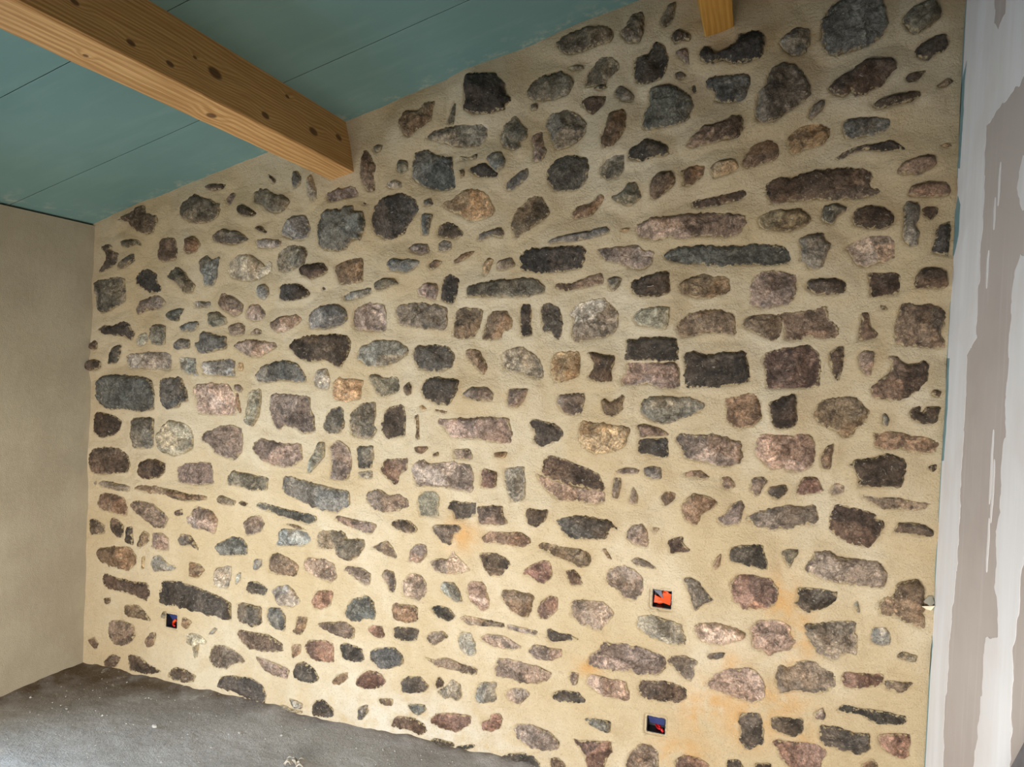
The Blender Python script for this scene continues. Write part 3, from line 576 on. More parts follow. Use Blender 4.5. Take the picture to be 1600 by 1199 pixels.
d1904 2254 1936 2270 1975 2277 2002 2254 2032 2229 2023 2214 1964 2220 1948 2218
d2318 278 2320 302 2362 316 2417 320 2448 291 2401 279 2340 273
o1407 639 1426 658 1485 662 1538 643 1533 590 1503 592 1457 619
k2189 953 2197 981 2241 976 2278 980 2273 950 2238 913 2206 915
o906 782 934 813 992 819 1014 787 995 750 921 724 911 755
d1282 19 1296 75 1334 89 1386 59 1391 27 1306 7
b1917 1555 1933 1565 1973 1563 2001 1527 2015 1497 1997 1466 1976 1489 1935 1528
l1852 615 1857 654 1905 660 1933 627 1948 585 1915 581 1887 602
l1222 1025 1239 1093 1275 1156 1302 1165 1308 1105 1278 1070 1241 1027
r2005 1114 2068 1104 2067 1043 2005 1035
o1937 522 1957 537 2050 533 2121 532 2122 516 2051 508 1972 502
o2589 1315 2617 1322 2668 1311 2702 1291 2697 1282 2658 1282 2602 1273 2598 1292
k50 1987 99 2001 124 1990 120 1971 164 1952 151 1908 94 1879 47 1868 73 1909 91 1953
o1705 716 1713 762 1747 792 1782 789 1787 752 1758 713
w2136 258 2158 287 2208 293 2234 280 2192 229 2147 239
o400 646 399 678 454 688 497 664 494 606 439 606 401 613
k507 34 551 85 606 81 669 63 653 31 554 20
g2604 2735 2629 2788 2650 2802 2659 2798 2658 2757 2648 2725 2625 2705
o1705 1794 1739 1822 1787 1819 1795 1788 1783 1750 1734 1766 1713 1769
g377 1609 390 1631 454 1632 458 1545 412 1537 379 1547
r2041 132 2073 148 2085 172 2117 181 2128 162 2119 129 2088 104 2045 102
k2713 912 2740 932 2767 938 2768 913 2796 889 2759 878 2726 869 2719 896
u2056 2189 2093 2226 2142 2250 2147 2217 2108 2178 2064 2164
l1978 2286 2006 2312 2038 2310 2055 2282 2053 2252 2029 2232 2002 2254 1988 2279
p1240 1427 1262 1461 1305 1466 1318 1417 1316 1381 1266 1382 1245 1401
b247 284 255 326 336 334 371 302 405 271 358 271 271 272
l522 1490 569 1490 618 1486 615 1443 634 1408 581 1413 535 1436
b3414 545 3452 552 3499 555 3484 537 3467 516 3421 518
w882 1695 897 1726 939 1733 977 1696 974 1669 925 1654 887 1668
k1620 854 1645 876 1709 876 1742 848 1732 828 1682 829 1639 843
d1803 539 1841 557 1889 552 1917 525 1891 499 1836 512
l399 535 412 574 449 582 496 548 543 539 534 524 415 504
d2286 527 2297 541 2329 528 2371 532 2414 515 2378 507 2300 491
b3194 1254 3212 1287 3233 1299 3228 1251 3227 1212 3205 1213 3195 1228
p609 233 635 255 689 250 725 231 717 215 681 213 675 150 662 141 646 196 615 205
g2450 2499 2472 2525 2507 2505 2528 2483 2524 2461 2487 2462
g681 1689 737 1697 781 1666 786 1642 722 1628 685 1636
g2442 231 2486 240 2542 239 2541 198 2499 201 2463 212
l1365 1767 1416 1787 1501 1803 1505 1780 1440 1754 1377 1744
o1534 750 1605 787 1635 759 1655 719 1615 724 1556 743
o2978 1123 2984 1162 3019 1170 3035 1155 3016 1127 3007 1099
d922 491 937 524 979 534 1038 507 1022 477 939 476
k3032 1120 3041 1137 3091 1150 3099 1127 3068 1091
g3086 922 3111 935 3145 937 3116 864 3103 889
o1586 643 1603 668 1639 663 1652 613 1643 576 1621 583 1605 619
l920 2004 977 2010 1055 1998 1052 1974 1003 1967 942 1969
o1653 1958 1683 1976 1739 1975 1754 1941 1713 1927 1671 1939
g1518 1819 1554 1838 1604 1838 1627 1813 1577 1800 1534 1787 1519 1797
g1948 1984 1960 2008 2044 2030 2061 2006 2052 1988 2006 1998 1955 1974
k19 646 18 704 69 701 114 680 116 642 31 629
k148 691 157 726 196 719 231 693 228 640 190 636 154 662
b612 573 676 571 704 546 670 509 621 503 615 541
k2346 762 2379 770 2404 752 2417 719 2376 707 2356 740
o2618 1163 2646 1177 2680 1168 2681 1129 2654 1127 2625 1141
o1795 414 1811 445 1866 457 1890 439 1854 414 1827 391
g72 876 101 894 200 888 267 883 268 857 191 857 92 863
b564 1968 575 2011 610 2028 629 2010 647 1985 622 1953 587 1945 562 1951
o1879 1175 1949 1184 1965 1157 1964 1142 1891 1139
b2679 1067 2700 1091 2741 1087 2734 1061 2697 1032
g3102 2359 3112 2395 3140 2416 3155 2407 3147 2382 3119 2353
u1714 2082 1734 2091 1764 2084 1756 2056 1745 2006 1721 2006
b1170 342 1189 372 1191 413 1246 419 1236 373 1214 336
k3444 2049 3461 2061 3493 2053 3494 2033 3477 2013 3450 2032
d2946 166 2951 189 2987 197 3009 163 2947 149
o795 1638 850 1650 880 1633 877 1595 818 1590 797 1603
o542 662 564 694 618 693 646 660 665 627 620 650 566 636
d114 1469 136 1525 194 1534 177 1471 159 1448 110 1442
d2646 2673 2666 2698 2694 2681 2716 2670 2714 2651 2690 2657 2666 2646
o2509 1050 2511 1122 2540 1122 2541 1093 2532 1044
u1722 141 1795 155 1807 135 1776 104 1741 110
g2037 1898 2093 1918 2111 1882 2070 1867 2038 1867
r1533 417 1554 436 1598 437 1614 394 1586 383 1556 391
k3382 2466 3397 2477 3446 2485 3417 2448 3390 2448
g2459 1836 2485 1845 2514 1836 2504 1808 2482 1787 2464 1807
p1179 2258 1194 2270 1207 2243 1224 2203 1226 2170 1207 2157 1186 2184
d1819 10 1849 29 1931 28 1932 12 1858 -4
k2319 50 2349 63 2381 40 2381 22 2327 10
k835 2143 863 2156 898 2138 936 2113 916 2101 882 2104 840 2116
u457 1679 488 1697 560 1709 535 1669 527 1647 472 1654
u518 1626 563 1645 625 1653 630 1628 600 1606 537 1606
o2131 530 2179 528 2224 523 2252 522 2249 506 2193 506 2135 512
g1798 2438 1825 2525 1842 2520 1832 2432
w3228 1147 3241 1169 3272 1161 3271 1138 3234 1124
g3448 636 3461 649 3506 644 3498 619 3448 626
b2752 1155 2784 1169 2816 1174 2849 1150 2833 1143 2795 1150 2763 1148
l945 1792 952 1809 977 1816 1002 1799 1003 1771 979 1747 950 1758
u499 1546 530 1569 588 1570 590 1531 549 1526 509 1522
p270 1555 288 1581 335 1597 355 1572 346 1546 290 1530
b2883 1155 2912 1158 2928 1140 2932 1124 2893 1112
b307 612 342 683 380 673 381 636 326 600
o2588 831 2610 846 2644 836 2685 810 2645 813 2605 817
k133 42 172 79 231 74 203 24 149 14
g1585 2295 1599 2313 1634 2305 1639 2270 1615 2256 1590 2266
t1975 1892 1997 1916 2023 1907 2011 1880 1994 1843 1980 1855
k-10 1453 30 1462 75 1452 71 1422 32 1406 -3 1404
g765 879 786 892 864 872 856 850 779 849
b1377 171 1399 202 1447 224 1452 198 1416 165 1385 159
b3363 264 3395 287 3410 269 3406 253 3364 243
u1099 2285 1119 2291 1144 2259 1141 2233 1106 2211 1099 2241
l1788 1968 1807 1983 1842 1980 1846 1949 1816 1940 1792 1943
g181 2011 224 2019 281 2016 308 1988 268 1995 216 1980 189 1989
g166 1893 189 1919 260 1955 266 1922 219 1893 172 1882
o2664 2621 2704 2630 2711 2602 2713 2567 2681 2600
d244 620 246 687 279 698 292 611 254 613
o2516 1146 2561 1164 2607 1157 2597 1141 2528 1138
l1505 89 1546 107 1550 78 1526 41 1507 40
k3038 197 3089 206 3090 182 3040 170
b1852 1902 1891 1933 1947 1944 1918 1917 1865 1893
p1462 1052 1532 1065 1529 1026 1470 1027
g1119 7 1130 26 1187 20 1243 21 1235 9 1148 -5
o2572 1050 2584 1097 2603 1065 2601 1033 2573 1036
o2379 367 2389 392 2417 391 2412 349 2392 339
b1168 287 1216 299 1217 261 1175 230
o2864 530 2871 545 2929 555 2914 530 2872 520
b380 188 407 221 435 220 428 167 391 146
l599 1741 692 1738 688 1714 609 1709
p1545 2215 1574 2229 1610 2221 1618 2199 1582 2194 1557 2198
o3211 401 3237 427 3248 403 3244 386 3220 384
k655 2237 689 2252 758 2249 750 2233 716 2224 664 2228
b1746 1894 1776 1911 1808 1903 1784 1881 1758 1869
k1592 139 1661 152 1658 126 1633 117 1604 121
b3464 2426 3500 2455 3520 2446 3501 2430
k1662 1407 1682 1430 1697 1415 1698 1384 1681 1373 1666 1385
d1939 17 2018 40 2015 27 1966 4 1939 4
o756 2188 789 2214 809 2206 796 2166 783 2153 765 2170
b1714 1175 1773 1180 1777 1168 1753 1147 1725 1151
l959 593 966 629 1004 634 1005 606 977 578
l1165 61 1202 61 1238 51 1235 30 1195 25
b580 276 587 321 638 303 608 263
b25 123 70 145 96 119 87 87 51 104
b2868 848 2880 877 2897 896 2892 851 2879 833
g3368 1401 3377 1407 3390 1387 3384 1361 3370 1370
k1840 243 1853 277 1881 257 1875 237 1848 226
b1712 1296 1729 1303 1735 1247 1737 1202 1719 1204 1724 1252
t2053 1176 2106 1183 2101 1159 2059 1158
g2665 2546 2683 2553 2709 2537 2690 2522 2671 2529
g1474 2365 1495 2378 1521 2372 1514 2350 1489 2342
g2274 2612 2334 2612 2338 2598 2293 2596
k-3 1533 22 1552 47 1538 43 1508 9 1503
b3498 1474 3506 1487 3531 1481 3521 1458
g1865 2305 1902 2299 1937 2313 1935 2291 1869 2289
g1725 2141 1753 2146 1764 2124 1740 2113 1726 2122
k2021 -19 2053 -5 2067 -24 2022 -40
d2716 2498 2734 2507 2746 2479 2731 2469
d2373 2525 2408 2537 2432 2520 2403 2515
w906 1609 935 1627 964 1617 965 1599 911 1598
r845 1341 858 1341 878 1259 866 1255
l868 547 893 564 895 529 866 497
o834 1378 861 1380 883 1360 871 1345 836 1358
b1794 1329 1829 1328 1866 1321 1843 1310 1802 1317
o1111 801 1171 803 1235 786 1188 784
k3504 1243 3528 1255 3529 1240 3518 1227
k524 791 568 810 574 781 534 770
g3316 781 3327 790 3336 752 3329 746
k923 2053 950 2063 980 2040 983 2030 943 2039
o2482 859 2494 863 2522 826 2507 827
g2138 2481 2170 2482 2170 2464 2149 2460
t848 1476 874 1474 879 1443 850 1442
t1725 1334 1745 1342 1770 1324 1746 1317
o2655 962 2686 957 2668 932
t339 557 356 567 356 552 353 507 339 502
k117 336 166 347 162 324 138 309
k970 2288 1016 2255 1008 2242 983 2264
b3488 2244 3505 2253 3523 2242 3510 2238
t2492 2010 2532 2015 2530 2003 2507 2001
b1870 2249 1894 2245 1892 2221 1878 2224
l728 260 757 296 775 292 759 268
g460 294 468 325 491 328 483 294
k3345 1750 3364 1745 3369 1733 3351 1735
k1423 2156 1461 2145 1469 2128 1443 2136
k877 866 894 875 928 868 911 853
b1798 1150 1822 1162 1826 1146 1802 1141
d1260 1802 1275 1809 1284 1793 1268 1786
g42 881 57 890 62 871 47 866
""".strip().split('\n')
TINT = {'g': (132, 124, 109), 'd': (86, 79, 71), 'u': (116, 114, 107), 'b': (136, 114, 93), 'p': (180, 170, 150),
        'r': (144, 115, 99), 'k': (102, 86, 72), 't': (180, 154, 120), 'l': (156, 152, 143), 'o': (146, 129, 115), 'w': (176, 154, 137)}
BOXES = [(0.486, 0.551, 0.256, 0.319), (2.669, 2.737, 0.674, 0.739), (2.669, 2.735, 0.227, 0.285)]

def seg_dist(px, pz, poly):
    d = np.full(px.shape, 1e9); ins = np.zeros(px.shape, bool); n = len(poly)
    for i in range(n):
        x1, z1 = poly[i]; x2, z2 = poly[(i + 1) % n]
        ex, ez = x2 - x1, z2 - z1; L = ex * ex + ez * ez + 1e-12
        t = np.clip(((px - x1) * ex + (pz - z1) * ez) / L, 0, 1)
        d = np.minimum(d, (px - x1 - t * ex) ** 2 + (pz - z1 - t * ez) ** 2)
        m = (z1 > pz) != (z2 > pz)
        ins ^= m & (px < ex * (pz - z1) / (ez if abs(ez) > 1e-9 else 1e-9) + x1)
    return np.sqrt(d), ins

stones = []
for i, s in enumerate(STONES):
    q = np.array(list(map(float, s[1:].split())), float).reshape(-1, 2) / 1000
    q[:, 0] = np.minimum(q[:, 0], WX - 0.012); q[:, 1] = np.maximum(q[:, 1], 0.002)
    x, z = q[:, 0], q[:, 1]
    A = 0.5 * (np.dot(x, np.roll(z, -1)) - np.dot(z, np.roll(x, -1)))
    if A < 0: q = q[::-1]
    if abs(A) < 6e-5: continue
    r = random.Random(i * 13 + 5)
    zc = q[:, 1].mean(); size = math.sqrt(abs(A))
    P = (0.005 + 0.018 * r.random()) * (0.5 + 0.8 * zc)
    if size < 0.05: P *= 0.7
    if r.random() < 0.2: P *= 0.4
    stones.append(dict(code=s[0], poly=q, area=abs(A), P=P, seed=i, size=size))

def base_h(x, z):
    up = np.clip((z - 1.2) / 1.0, 0, 1)
    return up * 0.016 * fbm(x * 0.5 + z * 0.25, z * 2.0 - x * 0.3, 2.6, 2, 12) + 0.009 * fbm(x, z, 2.3, 3, 1) + 0.005 * fbm(x, z, 8.0, 3, 2) + 0.0018 * fbm(x, z, 38.0, 3, 3)

# ------------------------------------------------------------------ stone wall: mortar relief
G = 0.0075
nx = int((WX + 0.03) / G) + 1; nz = int(3.3 / G) + 1
gx = np.linspace(-0.02, WX + 0.01, nx); gt = np.linspace(0, 1, nz)
X, Tt = np.meshgrid(gx, gt)
ZT = HC + SL * X + 0.012 + 0.006 * fbm(X, X * 0 + 3, 6, 4, 9)
Z = -0.04 + Tt * (ZT + 0.04)
H = base_h(X, Z)
lift = np.zeros_like(H); sink = np.zeros_like(H)
for st in stones:
    p = st['poly']; mg = 0.075
    x0, z0 = p.min(0) - mg; x1, z1 = p.max(0) + mg
    i0, i1 = np.searchsorted(gx, (x0, x1))
    sub = (slice(None), slice(max(i0, 0), min(i1, nx)))
    zz = Z[sub]; rows = np.where(((zz > z0) & (zz < z1)).any(1))[0]
    if not len(rows): continue
    sub = (slice(rows[0], rows[-1] + 1), sub[1])
    d, ins = seg_dist(X[sub], Z[sub], p)
    lf = 0.5 * st['P'] * np.where(ins, 1.0, np.exp(-(d / (0.022 + 0.9 * st['P'])) ** 2))
    lift[sub] = np.maximum(lift[sub], lf)
    sink[sub] = np.maximum(sink[sub], np.where(ins, np.minimum(0.004 + d * 1.2, 0.022), 0))
Hm = H + lift - sink
for (x0, x1, z0, z1) in BOXES:
    m = (X > x0 - 0.003) & (X < x1 + 0.003) & (Z > z0 - 0.003) & (Z < z1 + 0.003)
    Hm = np.where(m, -0.075, Hm)
damp = np.zeros_like(H)
for (cx, cz, rx, rz) in ((3.10, 0.76, .05, .10), (3.155, 0.63, .05, .12), (2.90, 0.385, .09, .07), (3.01, 0.34, .10, .09), (2.85, 0.33, .07, .09),
                         (1.93, 0.85, .07, .07), (3.08, 0.42, .12, .05), (3.19, 0.31, .05, .05), (2.45, 0.42, .05, .03), (2.95, 0.50, .06, .06), (2.80, .16, .10, .08)):
    damp = np.maximum(damp, np.exp(-((X - cx) / rx) ** 2 - ((Z - cz) / rz) ** 2))
pale_low = np.clip(0.5 * np.exp(-((X - 1.75) / 0.55) ** 2 - ((Z - 0.05) / 0.16) ** 2), 0, 1)  # paler mortar in a low patch, fading outward
V = np.stack([X, -Hm, Z], -1).reshape(-1, 3)
idx = np.arange(nx * nz).reshape(nz, nx)
F = np.stack([idx[:-1, :-1], idx[:-1, 1:], idx[1:, 1:], idx[1:, :-1]], -1).reshape(-1, 4)
me = np_mesh('wall_back', V, F)
attr_f(me, 'damp', damp.ravel()); attr_f(me, 'pale_low', pale_low.ravel())
wall_back = link('wall_back', me, M_MORTAR)
tag(wall_back, 'rubble stone wall pointed with beige lime mortar', 'wall', kind='structure')

# ------------------------------------------------------------------ stones
def stone_geom(st):
    r = np.random.RandomState(st['seed'] + 100)
    p = st['poly']
    q = []                                                  # soften the corners a little
    for i in range(len(p)):
        a, b, c = p[i - 1], p[i], p[(i + 1) % len(p)]
        q += [b + (a - b) * 0.16, b + (c - b) * 0.16]
    q = np.array(q); out = []
    for i in range(len(q)):
        a, b = q[i], q[(i + 1) % len(q)]
        k = max(1, int(np.hypot(*(b - a)) / 0.0055))
        for j in range(k): out.append(a + (b - a) * j / k)
    o = np.array(out)
    t = np.roll(o, -1, 0) - np.roll(o, 1, 0); t /= np.linalg.norm(t, axis=1)[:, None] + 1e-9
    nrm = np.stack([t[:, 1], -t[:, 0]], -1)
    amp = min(0.0085, 0.075 * st['size'])
    o = o + nrm * (amp * (fbm(o[:, 0], o[:, 1], 45, 3, st['seed'] % 50) + 0.7 * fbm(o[:, 0], o[:, 1], 150, 2, 4)))[:, None]
    o[:, 0] = np.minimum(o[:, 0], WX - 0.006)
    g = 0.0062
    a0, b0 = o.min(0), o.max(0)
    GX, GZ = np.meshgrid(np.arange(a0[0], b0[0], g), np.arange(a0[1], b0[1], g * 0.87))
    GX = GX + (np.arange(GX.shape[0]) % 2)[:, None] * g / 2
    GX = (GX + r.uniform(-.25, .25, GX.shape) * g).ravel(); GZ = (GZ + r.uniform(-.25, .25, GZ.shape) * g).ravel()
    d, ins = seg_dist(GX, GZ, o)
    k = ins & (d > 0.0032)
    pts = [Vector(v) for v in o] + [Vector((a, b)) for a, b in zip(GX[k], GZ[k])]
    n = len(o)
    res = geometry.delaunay_2d_cdt(pts, [(i, (i + 1) % n) for i in range(n)], [], 1, 1e-5)
    vv = np.array([tuple(v) for v in res[0]]); ff = np.array([f for f in res[2] if len(f) == 3])
    d, _ = seg_dist(vv[:, 0], vv[:, 1], o)
    c = p.mean(0); s = st['size']; P = st['P']
    x, z = vv[:, 0], vv[:, 1]
    xw = x + 0.010 * fbm(x, z, 34, 3, 71); zw = z + 0.010 * fbm(x, z, 34, 3, 72)
    planes = []
    for j in range(r.randint(3, 8)):
        ang = r.uniform(0, 6.28); gr = r.uniform(0.08, 0.48) * (0.5 if st['code'] in 'u' else 1)
        planes.append(r.uniform(0.0, 0.10) * s + gr * ((xw - c[0]) * math.cos(ang) + (zw - c[1]) * math.sin(ang)))
    planes = np.array(planes); which = planes.argmin(0); hf = planes.min(0)
    tone = r.uniform(0.62, 1.42, len(planes)); warm = r.uniform(-0.05, 0.08, len(planes))
    hf = np.clip(hf, -0.012, 0.016)
    e = np.clip(d / min(0.016, 0.22 * s), 0, 1); e = e * (2 - e)
    h = base_h(x, z) + 0.5 * P + 0.0005 + e * (0.5 * P + 0.004 + hf + 0.006 * fbm(x, z, 30, 3, 5) + 0.0045 * (0.5 - np.abs(fbm(x, z, 55, 2, 6))) + 0.002 * fbm(x, z, 120, 1, 8))
    h = np.maximum(h, base_h(x, z) + 0.5 * P - 0.004 + 0.0 * d)
    # skirt into the wall
    cnt = {}
    for f in ff:
        for a, b in ((f[0], f[1]), (f[1], f[2]), (f[2], f[0])):
            key = (min(a, b), max(a, b)); cnt.setdefault(key, []).append((a, b))
    bnd = [v[0] for v in cnt.values() if len(v) == 1]
    V = np.stack([x, -h, z], -1); N = len(V)
    bi = sorted({a for a, b in bnd} | {b for a, b in bnd}); mp = {a: N + i for i, a in enumerate(bi)}
    V2 = V[bi].copy(); V2[:, 1] = 0.03
    F2 = []
    for a, b in bnd: F2 += [(b, a, mp[a]), (b, mp[a], mp[b])]
    V = np.concatenate([V, V2]); F = np.concatenate([ff, np.array(F2)])
    ed = np.concatenate([np.clip(d / 0.016, 0, 1), np.zeros(len(bi))])
    base = np.array(lin(*TINT[st['code']])[:3])
    base = base * r.uniform(0.80, 1.2) * np.array([r.uniform(.95, 1.06), 1, r.uniform(.94, 1.05)])
    col = np.tile(np.append(base, 1.0), (len(V), 1))
    tn = tone[which]; wm = warm[which]
    col[:N, 0] *= tn * (1 + wm); col[:N, 1] *= tn; col[:N, 2] *= tn * (1 - wm)
    return V, F, ed, col

rest = []
for k, st in enumerate(stones):
    V, F, ed, col = stone_geom(st)
    if k < 300:
        me = np_mesh('stone', V, F); attr_f(me, 'edge', ed); attr_c(me, 'tint', col)
        link('stone', me, M_STONE, wall_back)
    else: rest.append((V, F, ed, col))
off = 0; VV = []; FF = []; EE = []; CC = []
for V, F, ed, col in rest:
    VV.append(V); FF.append(F + off); EE.append(ed); CC.append(col); off += len(V)
me = np_mesh('small_stones', np.concatenate(VV), np.concatenate(FF))
attr_f(me, 'edge', np.concatenate(EE)); attr_c(me, 'tint', np.concatenate(CC))
o = link('small_stones', me, M_STONE, wall_back)
o['kind'] = 'stuff'; o['label'] = 'small stone chips set in the mortar between the larger stones'

# ------------------------------------------------------------------ floor
fx = np.concatenate([np.arange(-0.05, WX + 0.06, 0.016)])
fy = np.concatenate([np.arange(0.03, -1.2, -0.012), np.arange(-1.2, YB - 0.1, -0.05)])
X, Y = np.meshgrid(fx, fy)
Zf = 0.003 * fbm(X, Y, 3, 3, 21) + 0.0022 * fbm(X, Y, 22, 3, 22) - 0.004
wall_d = np.minimum(-Y, X + 0.0)
Zf = Zf + np.exp(-np.clip(wall_d, 0, 9) / 0.035) * (0.010 + 0.016 * fbm(X, Y, 9, 3, 23))
Zf = Zf + np.exp(-np.clip(wall_d, 0, 9) / 0.10) * 0.006
V = np.stack([X, Y, Zf], -1).reshape(-1, 3)
idx = np.arange(X.size).reshape(X.shape)
F = np.stack([idx[:-1, :-1], idx[1:, :-1], idx[1:, 1:], idx[:-1, 1:]], -1).reshape(-1, 4)
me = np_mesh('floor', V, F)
dirt_shade = np.exp(-np.clip(wall_d, 0, 9) / 0.06) * 0.9 + 0.85 * np.exp(-((X - 0.1) / 0.75) ** 2 - ((Y + 0.05) / 0.36) ** 2)  # grime along the walls, plus corner shade painted into the floor colour
attr_f(me, 'dirt_shade', np.clip(dirt_shade, 0, 1).ravel())
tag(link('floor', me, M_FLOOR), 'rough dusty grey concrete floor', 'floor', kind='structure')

# ------------------------------------------------------------------ left, rear and right walls
def wall_panels(name, rects, axis, mat, label, t=0.35, sign=-1):
    """a wall made of boxes around its openings; axis 'x' = wall on a plane of constant x"""
    bm = bmesh.new()
    for (a0, a1, z0, z1) in rects:
        if axis[0] == 'x': bm_box(bm, min(axis[1], axis[1] + sign * t), max(axis[1], axis[1] + sign * t), a0, a1, z0, z1)
        else: bm_box(bm, a0, a1, min(axis[1], axis[1] + sign * t), max(axis[1], axis[1] + sign * t), z0, z1)
    o = link(name, bm_mesh(name, bm), mat)
    return tag(o, label, 'wall', kind='structure')
(ay0, ay1, az0, az1) = OPEN_LEFT
wall_panels('wall_left', [(YB - 0.3, ay0, -0.05, HC - 0.012), (ay1, 0.12, -0.05, HC - 0.012), (ay0, ay1, az1, HC - 0.012)], ('x', 0.0), M_PLASTER, 'plain sandy plastered wall on the left under the low eaves')
(bx0, bx1, bz0, bz1) = OPEN_REAR
wall_panels('wall_front', [(-0.35, bx0, -.05, 3.3), (bx1, WX + 0.1, -.05, 3.3), (bx0, bx1, bz1, 3.3)] + ([(bx0, bx1, -.05, bz0)] if bz0 > 0.01 else []),
            ('y', YB), mat_plain('grey_render', (128, 120, 110), 0.9, 0.15, 8), 'plastered wall behind the viewer with a low wide opening added for light', t=0.85)  # unseen wall made deep and dark to keep light low on the stonework
bm = bmesh.new(); bm_box(bm, WX, WX + 0.1, YB, 0.1, -0.05, 3.4)
wall_right = link('wall_right', bm_mesh('wall_right', bm), M_DRY)
tag(wall_right, 'grey plasterboard partition with white joint compound on the right', 'wall', kind='structure')

def patch(name, data, xoff, mat, parent, rag=0.004, label=None):
    """a thin trowelled layer on the right wall: outline y z (mm)"""
    p = np.array(list(map(float, data.split()))).reshape(-1, 2) / 1000
    p[:, 0] = np.minimum(p[:, 0], -0.003)
    p[:, 1] = np.minimum(p[:, 1], 3.05)
    if len(p) == 4:                                         # a dry-brush streak: spindle with ragged sides
        zc, zh = p[:, 1].mean(), (p[:, 1].max() - p[:, 1].min()) * 0.75
        tt = np.linspace(0, np.pi, 14); wd = 0.007 * np.sin(tt) ** 0.7 + 0.0006; zz = zc + zh * np.cos(tt) ; yc = p[:, 0].mean()
        p = np.concatenate([np.stack([yc - wd, zz], -1), np.stack([yc + wd, zz], -1)[::-1]])
    out = []
    for i in range(len(p)):
        a, b = p[i], p[(i + 1) % len(p)]
        k = max(1, int(np.hypot(*(b - a)) / 0.008))
        for j in range(k): out.append(a + (b - a) * j / k)
    o = np.array(out)
    inner = o[:, 0] < -0.02
    o[:, 0] += inner * rag * fbm(o[:, 0] * 0.3, o[:, 1], 30, 4, 31); o[:, 1] += inner * rag * fbm(o[:, 0], o[:, 1], 30, 3, 33)
    pts = [Vector(v) for v in o]; n = len(o)
    res = geometry.delaunay_2d_cdt(pts, [(i, (i + 1) % n) for i in range(n)], [], 1, 1e-6)
    vv = np.array([tuple(v) for v in res[0]]); ff = np.array([f for f in res[2] if len(f) == 3])
    V = np.stack([np.full(len(vv), WX - xoff), vv[:, 0], vv[:, 1]], -1)
    m = len(V); B = V.copy(); B[:, 0] = WX + 0.002
    rim = [(i, (i + 1) % n) for i in range(n)] if len(vv) == n else []
    F = [tuple(f[::-1]) for f in ff] + [q for a, b in rim for q in ((a, b, m + b), (a, m + b, m + a))]
    ob = link(name, np_mesh(name, np.concatenate([V, B]), np.array(F), smooth=False), mat, parent)
    if label: ob['label'] = label
    return ob
for i, d in enumerate(('116 3363 12 2700 -11 2297 -28 1999 -12 1705 12 1405 3 1103 20 835 20 569 16 284 14 10 -216 10 -215 403 -205 584 -213 717 -225 869 -253 1004 -250 1148 -241 1291 -246 1400 -244 1508 -235 1589 -317 1630 -312 1717 -317 1785 -316 1854 -316 1949 -308 2114 -310 2200 -459 2215 -597 2224 -900 2215 -900 3363',
                       '-950 2025 -627 2038 -595 1969 -609 1937 -649 1902 -950 1867',
                       '-640 1802 -605 1778 -592 1720 -594 1630 -600 1540 -601 1450 -602 1391 -590 1329 -601 1210 -576 1159 -591 1102 -595 1027 -628 976 -627 931 -544 887 -540 823 -530 676 -498 550 -440 10 -770 10 -768 689 -754 821 -740 927 -754 1016 -764 1101 -800 1218 -880 1386 -818 1800',
                       '-432 2047 -453 2044 -468 1989 -450 1974', '-413 1973 -430 1973 -438 1924 -418 1916', '-378 1836 -394 1842 -400 1775 -383 1777',
                       '-500 1351 -513 1368 -527 1260 -520 1243', '-510 1154 -525 1157 -536 1073 -520 1069', '-527 1291 -535 1300 -548 1201 -533 1198')):
    patch('joint_compound', d, 0.0006 + 0.00005 * i, M_COMP, wall_right, 0.016 if i < 3 else 0.005)
patch('bare_paper', '-313 2591 -424 2534 -417 2457 -366 2444 -330 2464 -334 2504', 0.0014, M_DRY, wall_right, 0.012)
for d in ('-54 2485 -41 2404 -46 2344 -44 2248 -38 2168 11 2181 14 2305 -5 2437', '-34 2079 -70 2048 -68 1952 -25 1901 -1 1905 5 2005',
          '-1 750 -24 687 -10 594 0 585 0 685', '-39 1585 -49 1428 -36 1269 0 1264 0 1425 0 1586', '0 2420 -9 2410 -9 600 0 590'):
    patch('board_edge', d, 0.0016, M_TEAL, wall_right, 0.006, 'blue green edge of the board showing in the corner')

